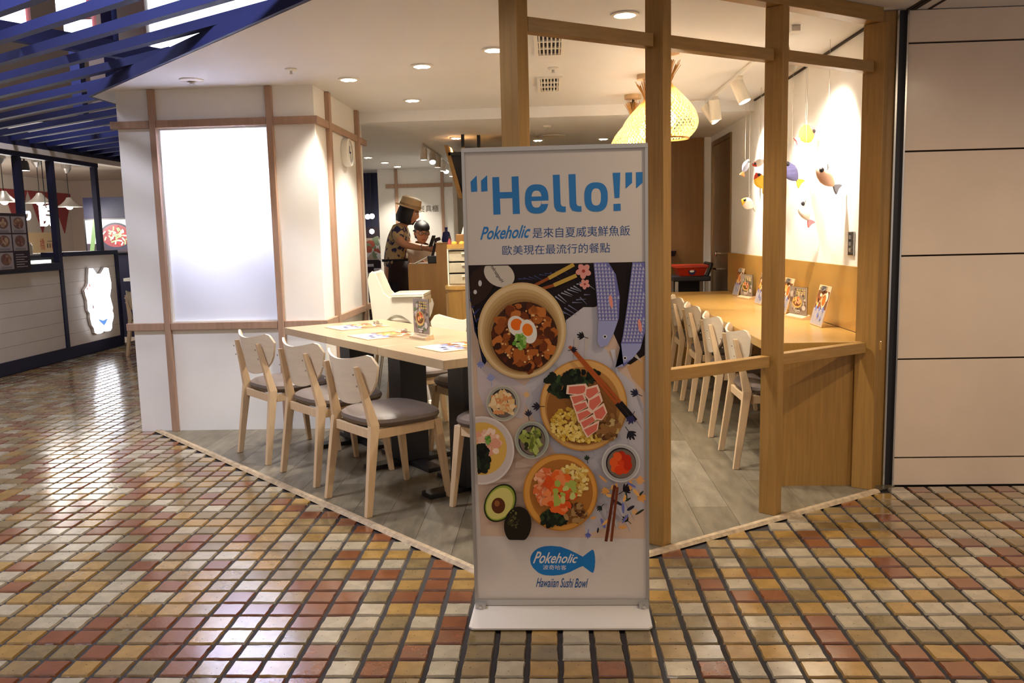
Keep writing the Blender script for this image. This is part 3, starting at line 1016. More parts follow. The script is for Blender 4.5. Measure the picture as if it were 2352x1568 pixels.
def make_chair():
    t = thing('dining_chair', 'x', 'chair', group=GC)
    # padded seat
    mb = MB()
    rings = []
    prof = [(.93, .410), (1.01, .420), (1.05, .436), (1.03, .452), (.93, .466), (.62, .476), (.2, .479)]
    vs_, N = [], 32
    for s_, z in prof:
        for k in range(N):
            a = 2 * math.pi * k / N
            ca, sa = math.cos(a), math.sin(a)
            x = .205 * math.copysign(abs(ca) ** .62, ca)
            y = .205 * math.copysign(abs(sa) ** .62, sa)
            x *= 1.06 + .06 * (y / .2)
            vs_.append((x * s_, y * s_ + .02, z))
    fs = [(j * N + k, j * N + (k + 1) % N, (j + 1) * N + (k + 1) % N, (j + 1) * N + k) for j in range(len(prof) - 1) for k in range(N)]
    fs += [tuple(range(N - 1, -1, -1)), tuple((len(prof) - 1) * N + k for k in range(N))]
    mb.add(vs_, fs).build('seat', 'taupe', t, smooth=True)
    # curved plywood backrest
    U, V_ = 22, 7
    fr_, bk = [], []
    for i in range(U + 1):
        u = -1 + 2 * i / U
        au = abs(u)
        top = .742 + .040 * au ** 1.7 - .062 * (max(0, au - .80) / .2) ** 2.6
        bot = .520 + .042 * au ** 2 + .105 * au ** 3.4 + .05 * (max(0, au - .84) / .16) ** 2
        if bot > top - .004:
            bot = top - .004
        for j in range(V_ + 1):
            z = bot + (top - bot) * j / V_
            y = -.205 - (z - .52) * .16 + .078 * u * u
            fr_.append((u * .232, y, z))
            bk.append((u * .232, y - .012, z))
    n1 = len(fr_)
    w = V_ + 1
    fs = []
    for i in range(U):
        for j in range(V_):
            a = i * w + j
            fs.append((a, a + 1, a + w + 1, a + w))
            fs.append((n1 + a, n1 + a + w, n1 + a + w + 1, n1 + a + 1))
    for i in range(U):
        a = i * w
        fs += [(a, a + w, n1 + a + w, n1 + a), (a + V_, n1 + a + V_, n1 + a + w + V_, a + w + V_)]
    for a in range(V_):
        q = U * w
        fs += [(a, n1 + a, n1 + a + 1, a + 1), (q + a, q + a + 1, n1 + q + a + 1, n1 + q + a)]
    MB().add(fr_ + bk, fs).build('backrest', 'birchw', t, smooth=True)
    for s in (-1, 1):
        # rear leg: shank, knee, upright behind the backrest
        prof = [((s * .205, -.238, 0), .013, .016), ((s * .190, -.190, .33), .015, .022), ((s * .184, -.176, .43), .016, .024), ((s * .172, -.196, .53), .014, .019), ((s * .150, -.236, .715), .011, .012)]
        vs_, fs = [], []
        for (cx, cy, cz), a, b in prof:
            vs_ += [(cx - a, cy - b, cz), (cx + a, cy - b, cz), (cx + a, cy + b, cz), (cx - a, cy + b, cz)]
        for j in range(len(prof) - 1):
            for k in range(4):
                fs.append((j * 4 + k, j * 4 + (k + 1) % 4, j * 4 + 4 + (k + 1) % 4, j * 4 + 4 + k))
        fs += [(3, 2, 1, 0), tuple(range(len(prof) * 4 - 4, len(prof) * 4))]
        lg = MB().add(vs_, fs).build('leg', 'birch', t, bevel=.003)
        for zz in (.625, .68):
            MB().lathe([(.005, 0), (.004, .004)], 10, mx=Matrix.Translation((s * (.150 + (.715 - zz) * .12), -.2295 - (zz - .625) * .22 - .0115, zz)) @ Matrix.Rotation(R(102), 4, 'X')).build('bolt', 'chrome', lg)
        prof = [((s * .200, .232, 0), .012, .013), ((s * .178, .185, .410), .018, .022)]
        vs_, fs = [], []
        for (cx, cy, cz), a, b in prof:
            vs_ += [(cx - a, cy - b, cz), (cx + a, cy - b, cz), (cx + a, cy + b, cz), (cx - a, cy + b, cz)]
        for k in range(4):
            fs.append((k, (k + 1) % 4, 4 + (k + 1) % 4, 4 + k))
        fs += [(3, 2, 1, 0), (4, 5, 6, 7)]
        MB().add(vs_, fs).build('leg', 'birch', t, bevel=.003)
        MB().box((s * .183 - .009, -.155, .362), (s * .183 + .009, .165, .408)).build('side_rail', 'birch', t, bevel=.002)
    MB().box((-.16, .178, .362), (.16, .196, .408)).build('front_rail', 'birch', t, bevel=.002)
    MB().box((-.168, -.19, .362), (.168, -.172, .408)).build('rear_rail', 'birch', t, bevel=.002)
    return t


A_ = Vector((-1.748, 5.385, 0))
E1 = Vector((.6203, -.7844, 0))
E2 = Vector((.7844, .6203, 0))
ch = make_chair()
FACE = math.atan2(E2.y, E2.x) - math.pi / 2
spots = []
for c_, ang, lab in (((-1.655, 5.085), 43, 'padded birch chair against the table end nearest the glowing light box'),
                     ((-1.238, 4.63), 42.5, 'padded birch chair in the middle of the three facing the table'),
                     ((-.850, 4.138), 42, 'padded birch chair nearest the banner with fully visible taupe seat')):
    spots.append(((*c_, .0042), R(ang - 90), lab, 'chairs on the aisle side of the table'))
for t_, e_, lab in ((.42, .83, 'padded birch chair across the table beside the high chairs'), (1.06, .80, 'padded birch chair across the table behind the menu stand')):
    p = A_ + E1 * t_ + E2 * e_
    spots.append(((p.x, p.y, .0042), FACE + math.pi, lab, 'chairs across the table'))
spots.append(((-.20, 3.98, .0042), R(50), 'padded birch chair half hidden behind the banner edge', 'chairs across the table'))
for yc, lab in ((4.785, 'counter chair nearest the low oak rail'), (5.525, 'second counter chair from the low oak rail'), (6.305, 'third counter chair from the low oak rail'), (7.09, 'counter chair nearest the steel door')):
    spots.append(((1.228, yc, .0042), R(-90), lab, 'chairs at the oak counter'))
for i, (l_, rz, lab, g) in enumerate(spots):
    o = ch if i == 0 else copy_tree(ch)
    place(o, l_, rz, lab, g)

# ================================================================== TABLES
tl = [('dining_table', 'pale oak table end nearest the light box'), ('dining_table', 'middle pale oak table of the joined three'), ('dining_table', 'pale oak table end nearest the banner')]
tb0 = None
for k in range(3):
    cen = A_ + E1 * (2.003 / 6 + k * 2.003 / 3) + E2 * .35
    if tb0 is None:
        t = tb0 = thing('dining_table', '', 'table')
        MB().box((-.333, -.35, .706), (.333, .35, .75)).build('tabletop', 'ttop', t, bevel=.0025)
        MB().box((-.075, -.085, .03), (.075, .085, .69)).build('pedestal', 'black', t, bevel=.003)
        MB().box((-.17, -.2, .69), (.17, .2, .705)).build('top_plate', 'black', t)
        MB().box((-.29, -.045, .004), (.29, .045, .03)).box((-.045, -.28, .004), (.045, .28, .0299)).build('base', 'black', t, bevel=.003)
    else:
        t = copy_tree(tb0)
    place(t, (cen.x, cen.y, .0002), math.atan2(E1.y, E1.x), tl[k][1], 'joined tables')


# menus lying on the table
def menu_art(pr, w, hh, rdm, split=.46, card=(176, 170, 174)):
    """a menu card: food picture at the top, small print below"""
    pr.poly([(-w, -hh), (w, -hh), (w, hh), (-w, hh)], card)
    y0 = -hh + 2 * hh * split
    pr.poly([(-w, y0), (w, y0), (w, hh), (-w, hh)], (120, 78, 46))
    pr.blobs(0, (y0 + hh) / 2, w * .8, (hh - y0) * .4, 40, w * .07, w * .2, [(214, 140, 60), (160, 84, 40), (226, 186, 110), (92, 54, 34), (236, 220, 196)], rdm,
             lambda x, y: (min(max(x, -w), w), min(max(y, y0), hh)))
    pr.ell(w * .35, (y0 + hh) / 2, w * .4, w * .4, (226, 206, 176))
    pr.ell(w * .35, (y0 + hh) / 2, w * .32, w * .32, (190, 110, 44))
    for i in range(3):
        pr.ell(-w * .6 + i * w * .6, y0, w * .15, w * .15, (120, 130, 190))
    for i in range(7):
        y = y0 - (y0 + hh) * (i + 1.2) / 9
        for j in (-.62, .0, .62):
            pr.line((w * (j - .22), y), (w * (j + .2), y), hh * .018, (150, 140, 156))
    pr.ell(0, -hh * .45, w * .13, w * .13, (120, 130, 190))
    pr.ell(w * .5, -hh * .6, w * .12, w * .12, (130, 140, 196))


def clipboard(label, loc, rz, lean, w=.115, hh=.155, rdm=None):
    """menu clipboard built lying flat; the clip is at +y"""
    t = thing('menu_clipboard', label, 'menu', loc, rz, 'menu clipboards')
    t.rotation_euler = (lean, 0, rz)
    MB().box((-w, -hh, 0), (w, hh, .004)).build('board', 'birch', t, bevel=.001)
    pr = Print(lambda x, y, z: (x, y - .012, .0046 + z), .0001)
    menu_art(pr, w - .006, hh - .02, rdm or random.Random(1))
    pr.build('menu_sheet', t)
    cb = MB().box((-.04, hh - .03, .0045), (.04, hh - .005, .012)).tube([(-.03, hh - .02, .012), (-.03, hh - .035, .022), (.03, hh - .035, .022), (.03, hh - .02, .012)], .002)
    cb.lathe([(.012, -.004), (.012, .004)], 12, mx=Matrix.Translation((0, hh - .02, .018)) @ Matrix.Rotation(R(90), 4, 'Y'))
    cb.build('clip', 'chrome', t)
    return t


tz = .7505
yaw_t = math.atan2(E2.y, E2.x)
for (x, y), lab in (((-1.255, 5.33), 'menu clipboard lying on the far table end'), ((-.985, 4.83), 'menu clipboard lying beside the table menu stand'), ((-.50, 4.28), 'menu clipboard lying on the table end at the banner')):
    clipboard(lab, (x, y, tz), yaw_t - math.pi / 2 - .0, 0, .135, .165, random.Random(int(x * -100)))


def menu_stand(label, loc, rz, w=.075, hh=.085, rdm=None):
    t = thing('menu_stand', label, 'menu stand', loc, rz, 'acrylic menu stands')
    MB().add([(-w - .004, -.03, 0), (w + .004, -.03, 0), (w + .004, .03, 0), (-w - .004, .03, 0), (-w - .004, -.03, .012), (w + .004, -.03, .012), (w + .004, .022, .03), (-w - .004, .022, .03)],
             [(0, 3, 2, 1), (4, 5, 6, 7), (0, 1, 5, 4), (1, 2, 6, 5), (2, 3, 7, 6), (3, 0, 4, 7)]).build('wooden_foot', 'birch', t)
    pr = Print(lambda x, y, z: (x, .0 - z, y + hh + .026), .0001)
    pr.poly([(-w, -hh), (w, -hh), (w, hh), (-w, hh)], (150, 136, 126))
    rdm = rdm or random.Random(9)
    pr.blobs(0, 0, w * .9, hh * .9, 60, .006, .015, [(120, 96, 84), (176, 160, 146), (90, 76, 70), (196, 186, 176), (104, 120, 84)], rdm, lambda x, y: (min(max(x, -w), w), min(max(y, -hh), hh)))
    pr.ell(-w * .1, -hh * .12, w * .55, hh * .42, (216, 178, 104))
    pr.ell(-w * .1, -hh * .08, w * .46, hh * .34, (120, 70, 40))
    pr.blobs(-w * .1, hh * .0, w * .36, hh * .24, 24, .004, .011, [(224, 110, 60), (236, 200, 110), (90, 110, 50), (236, 160, 130)], rdm)
    for i in range(3):
        for j in range(4):
            x0, y0 = w * (-.15 + .27 * j), hh * (.80 - .15 * i)
            pr.line((x0, y0), (x0 + w * .2, y0), hh * .035, (226, 196, 90))
            pr.line((x0 + w * .1, y0 + hh * .05), (x0 + w * .1, y0 - hh * .05), w * .04, (226, 196, 90))
    pr.line((-w * .3, -hh * .72), (w * .3, -hh * .72), hh * .06, (230, 220, 210))
    pr.line((-w * .25, -hh * .84), (w * .2, -hh * .84), hh * .05, (230, 220, 210))
    pr.ell(w * .72, -hh * .48, w * .2, hh * .18, (206, 196, 190))
    pr.build('menu_card', t)
    MB().box((-w - .001, .001, .026), (w + .001, .004, 2 * hh + .03)).build('acrylic_panel', 'glass', t)
    return t


menu_stand('acrylic menu stand on wooden foot on the joined tables', (-.735, 4.66, tz), R(-50) + .0, .082, .098)


# ================================================================== COUNTER THINGS
def leaning(label, y, x0=1.50, seed=1, w=.15, hh=.118):
    t = clipboard(label, (x0, y, .7505), 0, 0, w * .72, hh, random.Random(seed))
    # stand it up: local +y becomes up, leaning towards the wall (+x); face looks to -x
    mx = Matrix(((0, math.sin(R(14)), -math.cos(R(14))), (-1, 0, 0), (0, math.cos(R(14)), math.sin(R(14)))))
    t.rotation_euler = mx.to_euler()
    t.location = (x0 + hh * math.sin(R(14)), y, .7515 + hh * math.cos(R(14)))
    return t


for y, x0, lab, s in ((4.93, 1.515, 'menu clipboard leaning at the near end of the counter', 1), (5.72, 1.53, 'menu clipboard leaning behind the third oak post', 2),
                      (6.42, 1.54, 'menu clipboard leaning second from the steel door', 3), (7.28, 1.555, 'menu clipboard leaning nearest the steel door', 4)):
    leaning(lab, y, x0, s)
menu_stand('acrylic menu stand between the two nearest leaning menus', (1.535, 5.36, .7505), R(-78), .11, .085, random.Random(21))
menu_stand('acrylic menu stand between the two farthest leaning menus', (1.57, 6.93, .7505), R(-78), .11, .085, random.Random(22))


# ================================================================== LIGHT FITTINGS
def downlight(label, x, y, z, energy, r=.05, col=WARM, group='recessed downlights', ang=105, soft=.04):
    t = thing('downlight', label, 'ceiling light', (x, y, z), 0, group)
    MB().lathe([(r, 0), (r * 1.35, -.001), (r * 1.35, -.007), (r * 1.02, -.009), (r * .98, -.003)], 28, cap=False).build('trim_ring', 'white', t, smooth=True)
    for k in range(3):
        a = R(30) + k * 2.094
        MB().sphere((r * .48 * math.cos(a), r * .48 * math.sin(a), -.004), (r * .42, r * .42, .012), 12).build('led', 'lampwarm', t, smooth=True)
    lamp('SPOT', 'downlight_beam', (0, 0, -.03), energy, col, t, soft, (0, 0, -2), ang, .6)
    # aim was given in local space
    t.children[-1].rotation_euler = (0, 0, 0)
    return t


DL = [(.362, 4.153, 'round downlight at the top between the corner posts', 62), (-.300, 4.817, 'round downlight just left of the corner post', 66), (-.756, 5.192, 'round downlight third from the right in the front row', 66),
      (-1.283, 5.543, 'round downlight nearest the wall corner', 62), (-1.022, 6.458, 'round downlight in front of the ceiling step', 66)]
for x, y, lab, e in DL:
    downlight(lab, x, y, CEIL, e, col=DOWN)
for x, y, lab in ((-.90, 8.25, 'round downlight above the menu board'), (-2.12, 9.95, 'first small downlight over the far counter'), (-2.07, 10.7, 'second small downlight over the far counter'), (-2.03, 11.35, 'last small downlight before the back wall'),
                  (-.12, 8.65, 'small downlight above the banner middle'), (.535, 8.7, 'small downlight left of the bamboo pendants')):
    downlight(lab, x, y, 2.245, 42, .045, WARM, 'small downlights in the lower ceiling')


def ceiling_disc(name, label, x, y, z, r, cat='sensor'):
    t = thing(name, label, cat, (x, y, z))
    MB().lathe([(r, 0), (r, -.006), (r * .8, -.012), (r * .3, -.014)], 24).build('body', 'white', t, smooth=True)
    MB().lathe([(r * .2, -.014), (r * .2, -.028), (r * .4, -.03)], 12).build('head', 'alu', t, smooth=True)


ceiling_disc('ceiling_speaker', 'flat white ceiling disc above the light box', -2.25, 5.397, CEIL, .075, 'speaker')
ceiling_disc('sprinkler', 'small sprinkler head above the wall corner', -1.542, 5.163, CEIL, .035, 'sprinkler')
ceiling_disc('sprinkler', 'small sprinkler head between the two ceiling vents', .027, 5.395, CEIL, .035, 'sprinkler')
ceiling_disc('sprinkler', 'small sprinkler head behind the ceiling step', -.02, 7.55, 2.245, .035, 'sprinkler')


def vent(label, x, y, z):
    t = thing('ceiling_vent', label, 'vent', (x, y, z), 0, 'ceiling vents')
    fr = MB()
    a, b, c, d = .062, .082, .25, .275
    fr.box((-b, -d, -.012), (b, -c, 0)).box((-b, c, -.012), (b, d, 0)).box((-b, -c, -.012), (-a, c, 0)).box((a, -c, -.012), (b, c, 0))
    fr.build('frame', 'white', t)
    MB().box((-a, -c, -.001), (a, c, 0)).build('backing', 'dark', t)
    for k in range(6):
        MB().box((-a + .004 + k * .0215, -c, -.010), (-a + .0125 + k * .0215, c, -.002)).build('slat', 'white', t)
    for k in (-.085, .085):
        MB().box((-a, k - .012, -.011), (a, k + .012, -.0015)).build('crossbar', 'white', t)


vent('ceiling vent partly behind the upper oak rail', .007, 4.72, CEIL)
vent('ceiling vent nearer the ceiling step', .004, 5.96, CEIL)
mh = thing('ceiling_hatch', 'thin round ceiling plate behind the step', 'vent', (.03, 8.35, 2.245))
MB().lathe([(.12, 0), (.12, -.005), (.10, -.007)], 24).build('plate', 'white', mh)


# bamboo pendants
def pendant(label, x, y, zneck, seed):
    t = thing('bamboo_pendant', label, 'pendant lamp', (x, y, 0), 0, 'bamboo pendants')
    MB().lathe([(.062, CEIL), (.064, CEIL - .03), (.058, CEIL - .032)], 28).build('canopy', 'birch', t, smooth=True)
    MB().lathe([(.004, CEIL - .032), (.009, CEIL - .05), (.004, CEIL - .075), (.003, zneck - .05)], 10).build('cord', 'black', t)
    rr = random.Random(seed)
    prof = []
    for k in range(25):
        q = k / 24
        # q=0 neck, q=1 rim
        r = .016 + .152 * math.sin(min(1, q / .72) * math.pi / 2) ** 1.15 if q < .72 else .168 - .055 * ((q - .72) / .28) ** 2
        prof.append((r, zneck - .31 * q))
    prof_a = np.array(prof)
    mb = MB()
    NS = 42
    for sgn in (-1, 1):
        for k in range(NS):
            a0 = 2 * math.pi * k / NS + rr.uniform(-.02, .02)
            pts = []
            for j, (r, z) in enumerate(prof):
                tw = sgn * 1.5 * max(0, (j / 24 - .12))
                w = .0022 + .0020 * min(1, r / .12)
                a = a0 + tw
                rad = r + sgn * .0014
                tx, ty = -math.sin(a), math.cos(a)
                cx, cy = rad * math.cos(a), rad * math.sin(a)
                pts.append(((cx - tx * w, cy - ty * w, z), (cx + tx * w, cy + ty * w, z)))
            o = [p for pr_ in pts for p in pr_]
            mb.add(o, [(2 * j, 2 * j + 1, 2 * j + 3, 2 * j + 2) for j in range(24)])
    mb.build('woven_shade', 'bamboo', t)
    MB().lathe([(.113, zneck - .306), (.118, zneck - .309), (.118, zneck - .316), (.111, zneck - .316), (.108, zneck - .309)], 32, cap=False).build('rim', 'tuft', t)
    tf_ = MB()
    for k in range(70):
        a, sp_ = rr.uniform(0, 6.283), rr.uniform(.25, 1)
        hh = rr.uniform(.10, .135)
        b = Vector((.010 * math.cos(a), .010 * math.sin(a), zneck - .01))
        e = Vector((.075 * sp_ * math.cos(a), .075 * sp_ * math.sin(a), zneck + hh - .02 * sp_))
        tf_.tube([b, (b + e) / 2 + Vector((-.006 * math.cos(a), -.006 * math.sin(a), 0)), e], .0022, 4)
    tf_.build('tuft', 'tuft', t)
    MB().lathe([(.018, zneck - .004), (.02, zneck + .002), (.018, zneck + .008)], 14).build('binding', 'tuft', t)
    MB().sphere((0, 0, zneck - .20), (.045, .045, .055), 14).build('bulb', 'bulb', t, smooth=True)
    lamp('POINT', 'pendant_light', (0, 0, zneck - .20), 26, WARM, t, .05)


pendant('nearest bamboo pendant, half behind the second oak post', .672, 4.95, 2.145, 1)
pendant('middle bamboo pendant behind the banner top corner', .640, 5.75, 2.175, 2)
pendant('farthest bamboo pendant behind the banner top', .628, 6.56, 2.165, 3)


# track with spots
tr = thing('light_track', 'white ceiling light track over the oak counter', 'light track', (1.25, 4.52, CEIL))
MB().box((-.012, 0, -.022), (.012, 2.46, 0)).build('rail', 'white', tr)
MB().box((-.022, -.03, -.03), (.022, .03, -.001)).build('feed_box', 'white', tr)


def spot(label, x, y, ztop, aim, energy, col=WARM, ang=48, L=.15, r=.042, group='white track spots', zl=.085, blend=.35):
    t = thing('track_spot', label, 'spotlight', (x, y, ztop), 0, group)
    MB().box((-.016, -.03, -.026), (.016, .03, -.001)).build('adaptor', 'cyl', t, bevel=.003)
    d = (Vector(aim) - Vector((x, y, ztop - zl))).normalized()
    mx = Matrix.Translation((0, 0, -zl)) @ d.to_track_quat('-Z', 'Y').to_matrix().to_4x4()
    MB().tube([(0, 0, -.026), (0, 0, -zl + .02), mx @ Vector((0, 0, .03))], .005, 6).build('bracket', 'cyl', t)
    MB().lathe([(r * .5, .062), (r, .06), (r, -L + .06), (r * .9, -L + .06), (r * .88, -L + .075)], 24, mx=mx, cap=False).lathe([(.001, .062), (r * .5, .062)], 24, mx=mx, cap=False).build('housing', 'cyl', t, smooth=True)
    MB().lathe([(.001, -L + .076), (r * .87, -L + .076)], 24, mx=mx, cap=False).build('lens', 'lampwhite', t)
    p = mx @ Vector((0, 0, -L + .05))
    lo_ = lamp('SPOT', 'spot_beam', p, energy, col, t, .03, None, ang, blend)
    lo_.rotation_euler = d.to_track_quat('-Z', 'Y').to_euler()
    return t


spot('white track spot nearest the stone wall, behind the third post', 1.25, 4.72, CEIL - .022, (1.638, 5.12, 1.50), 75, WARM, 100, blend=1)
spot('white track spot tilted to the right between the posts', 1.25, 5.78, CEIL - .022, (1.638, 5.55, 1.2), 40, WARM, 95, blend=1)
spot('white track spot hanging straight near the bamboo pendant', 1.25, 6.62, CEIL - .022, (1.38, 6.72, 1.0), 40, WARM, 60)
spot('white track spot with its lit lens facing the room', 1.25, 6.84, CEIL - .022, (1.638, 6.6, 1.60), 50, WARM, 95, blend=1)

# ================================================================== WALL THINGS
ck = thing('wall_clock', 'round white wall clock on the lathed side wall', 'clock', (LX1, 6.47, 1.957))
AX = Matrix.Rotation(R(90), 4, 'Y')
MB().lathe([(.100, .001), (.104, .012), (.104, .05), (.098, .056), (.088, .05)], 40, mx=AX, cap=False).build('rim', 'white', ck, smooth=True)
MB().lathe([(.001, .046), (.089, .046)], 36, mx=AX, cap=False).build('dial', 'white', ck)
MB().obox((.049, -.004, .022), (.002, .007, .055), rx=R(-10)).build('hour_hand', 'navy', ck)
MB().obox((.0515, .006, -.034), (.002, .005, .075), rx=R(8)).build('minute_hand', 'navy', ck)
MB().lathe([(.007, .048), (.007, .055)], 12, mx=AX).build('hub', 'navy', ck)

sw_ = thing('switch_plate', 'small steel switch plate on the white wall', 'switch', (1.637, 4.722, 1.222))
MB().box((-.008, -.045, -.066), (0, .045, .066)).build('plate', 'chrome', sw_, bevel=.003)
for k in (-.035, 0, .035):
    MB().box((-.014, -.014, k - .010), (-.0085, .014, k + .010)).build('rocker', 'alu', sw_)


def fish(label, x, y, z, L, ang, bm, tm, hang=.12, fat=.42, stripe=None, head=None, seed=0):
    """stuffed cloth fish hung on a wire; length lies in the plane facing the walkway, ang tilts the tail"""
    t = thing('cloth_fish', label, 'decoration', (x, y, z), 0, 'hanging cloth fish')
    mx = Matrix.Rotation(R(18), 4, 'Z') @ Matrix.Rotation(ang, 4, 'Y')
    prof = [(.02, -.5), (.42, -.40), (.78, -.24), (1, -.02), (.9, .18), (.62, .34), (.28, .46), (.2, .5)]
    body = MB()
    vs_, N = [], 16
    for r, q in prof:
        for k in range(N):
            a = 2 * math.pi * k / N
            vs_.append(mx @ Vector((q * L * .8 - L * .1, r * L * .13 * math.sin(a), r * L * fat * .5 * math.cos(a))))
    fs = [(j * N + k, j * N + (k + 1) % N, (j + 1) * N + (k + 1) % N, (j + 1) * N + k) for j in range(len(prof) - 1) for k in range(N)]
    mi = [0] * len(fs)
    body.add(vs_, fs)
    for j in range(len(prof) - 1):
        for k in range(N):
            if (head and j < 2) or (stripe and j in (2, 4)):
                body.mi[j * N + k] = 1
    body.build('body', [bm, head or stripe or bm], t, smooth=True)
    tp_ = [(.28, .03), (.40, .13), (.50, .17), (.47, .02), (.51, -.15), (.40, -.11), (.28, -.03)]
    mt_ = mx @ Matrix.Rotation(R(90), 4, 'X')
    MB().prism([(px * L, py * L) for px, py in tp_], -.006, .006, 0, mt_).build('tail', tm, t)
    for s in (-1, 1):
        MB().sphere(mx @ Vector((-.36 * L, s * .085 * L, .05 * L)), .012 * L / .16, 10).build('eye', 'hair', t)
    MB().tube([(0, 0, fat * L * .4), (0, 0, fat * L * .4 + .02), (.004, 0, fat * L * .4 + .03), (0, 0, fat * L * .4 + .05)], .003, 6).build('hook', 'chrome', t)
    MB().tube([(0, 0, fat * L * .4 + .05), (0, 0, CEIL - .014 - z)], .0012, 5).build('wire', 'alu', t)
    return t


def cm(nm, *c, **k):
    return mat(nm, rgb(*c), .8, **k)


YEL, PINK, BLU, GRY, WHF, REDF, SAL, ORG = cm('yellow_felt', 232, 190, 60), cm('pink_felt', 206, 110, 116), cm('blue_striped_cloth', 92, 88, 132, vary=.25, scale=14, stretch=(1, 1, 6)), cm('grey_cloth', 140, 140, 156), \
    cm('white_print_cloth', 224, 214, 206, vary=.06, scale=60), cm('red_felt', 196, 60, 40), cm('salmon_cloth', 232, 186, 160), cm('orange_felt', 226, 130, 70)
FX = 1.52
fish('grey cloth fish with orange tail nearest the steel door', FX, 6.80, 1.79, .14, R(115), GRY, ORG)
fish('small red and white cloth fish left of the third post', FX, 6.33, 1.79, .13, R(-20), WHF, REDF, head=REDF)
fish('plain yellow cloth fish below the red one', FX, 6.30, 1.645, .16, R(60), YEL, YEL, fat=.6, head=REDF)
fish('speckled white cloth fish hanging lowest near the door', FX, 6.66, 1.50, .15, R(30), WHF, WHF, fat=.6, head=YEL)
fish('yellow cloth fish with pink fins hanging highest', FX, 5.23, 1.862, .15, R(150), YEL, PINK, fat=.75, head=PINK)
fish('blue striped cloth fish with yellow tail beside the third post', FX, 5.50, 1.655, .20, R(45), BLU, YEL, fat=.5)
fish('salmon cloth fish with grey tail in the bright light spot', FX, 4.80, 1.575, .19, R(38), SAL, GRY, fat=.42)
fish('white cloth fish with pale pink tail hanging lowest in the bright light', FX, 5.20, 1.40, .17, R(58), WHF, PINK, fat=.42)


# ================================================================== HIGH CHAIRS
def arch(x0, x1, z0, zt, k=10):
    return [(x0 + (x1 - x0) * i / k, z0 + (zt - z0) * math.sin(math.pi * i / k)) for i in range(k + 1)]


def side_panel(mb, poly, y0, y1):
    mb.prism(poly, y0, y1, 0, Matrix.Rotation(R(90), 4, 'X'))


hc = thing('high_chair', 'white plastic high chair with tray behind the joined tables', 'high chair', (-1.235, 6.75, .0042))
sp_ = [(-.185, .62), (-.215, .98), (-.20, 1.03), (-.175, 1.05), (-.15, 1.03), (-.13, .98), (-.09, .88), (-.05, .84), (.16, .84), (.19, .83), (.20, .74), (.17, .66)] + arch(.13, -.12, .62, .70)
for s in (-1, 1):
    b_ = MB()
    side_panel(b_, sp_, s * .155 - .008, s * .155 + .008)
    b_.build('side_panel', 'plastic', hc, bevel=.004)
MB().prism([(-.187, .66), (-.213, .98), (-.198, 1.03), (-.18, 1.045), (-.165, 1.03), (-.16, .98), (-.135, .70), (-.135, .66)], -.146, .146, 0, Matrix.Rotation(R(90), 4, 'X')).build('backrest', 'plastic', hc, bevel=.006)
MB().box((-.134, -.146, .66), (.10, .146, .685)).build('seat', 'plastic', hc)
ty = MB().box((-.03, -.20, .842), (.23, .20, .856)).box((.215, -.20, .77), (.23, .20, .841)).box((-.03, -.20, .857), (-.02, .20, .868)).box((.22, -.2, .857), (.23, .2, .868)).box((-.02, -.2, .857), (.22, -.19, .868)).box((-.02, .19, .857), (.22, .2, .868))
ty.build('tray', 'plastic', hc, bevel=.004)
hc2 = thing('high_chair', 'second white plastic high chair stacked underneath', 'high chair', (-1.235, 6.75, .0042))
sk = MB()
low = [(-.205, .47), (-.19, .612), (.175, .612), (.21, .47)] + arch(.15, -.14, .47, .565)
for s in (-1, 1):
    sk = MB()
    side_panel(sk, low, s * .165 - .008, s * .165 + .008)
    sk.build('side_panel', 'plastic', hc2, bevel=.003)
MB().box((-.16, -.155, .585), (.16, .155, .610)).build('seat', 'plastic', hc2)
for sx in (-1, 1):
    for sy in (-1, 1):
        l_ = MB().tube([(sx * .14, sy * .135, .584), (sx * .26, sy * .25, .012)], .0125, 10).build('leg', 'alu', hc2, smooth=True)
        MB().lathe([(.016, 0), (.017, .03), (.013, .034)], 12, (sx * .262, sy * .252, 0)).build('foot_cap', 'plastic', l_, smooth=True)

# ================================================================== SERVICE COUNTER
sc1 = thing('service_cabinet', 'oak cabinet with rounded corner behind the joined tables', 'cabinet', (-.895, 6.95, .0042))
r_ = .12
pl_ = [(r_ - r_ * math.cos(a), r_ - r_ * math.sin(a)) for a in [math.pi / 2 * k / 8 for k in range(9)]]
body_ = [(0, .42)] + pl_ + [(.9, 0), (.9, .42)]
MB().prism(body_, 0, .865).build('body', 'oakv', sc1)
MB().prism([(x - .006 if x < .5 else x, y - .006 if y < .2 else y) for x, y in body_], .866, .895).build('top', 'oaktop', sc1)
for q in (.150, .50):
    MB().box((q, -.010, .03), (q + .34, -.001, .85)).build('door', 'oakv', sc1, bevel=.002)
dw = thing('drawer_tower', 'three tier white plastic drawer tower on the oak cabinet', 'drawers', (-.868, 6.99, .8995))
MB().box((0, .012, 0), (.36, .26, .012)).box((0, .012, .296), (.36, .26, .308)).box((0, .012, .013), (.012, .26, .295)).box((.348, .012, .013), (.36, .26, .295)).box((.012, .248, .013), (.348, .26, .295)).build('case', 'plastic', dw)
frost = mat('frosted_plastic', rgb(196, 186, 160), .35, vary=.12, scale=12)
for k in range(3):
    d_ = MB().box((.016, .0, .016 + k * .094), (.344, .24, .098 + k * .094)).build('drawer', frost, dw, bevel=.004)
    MB().box((.12, -.012, .075 + k * .094), (.24, -.001, .088 + k * .094)).build('handle', 'plastic', d_)
bd = thing('wooden_tray', 'shallow wooden tray on top of the drawer tower', 'tray', (-.862, 6.97, 1.2085))
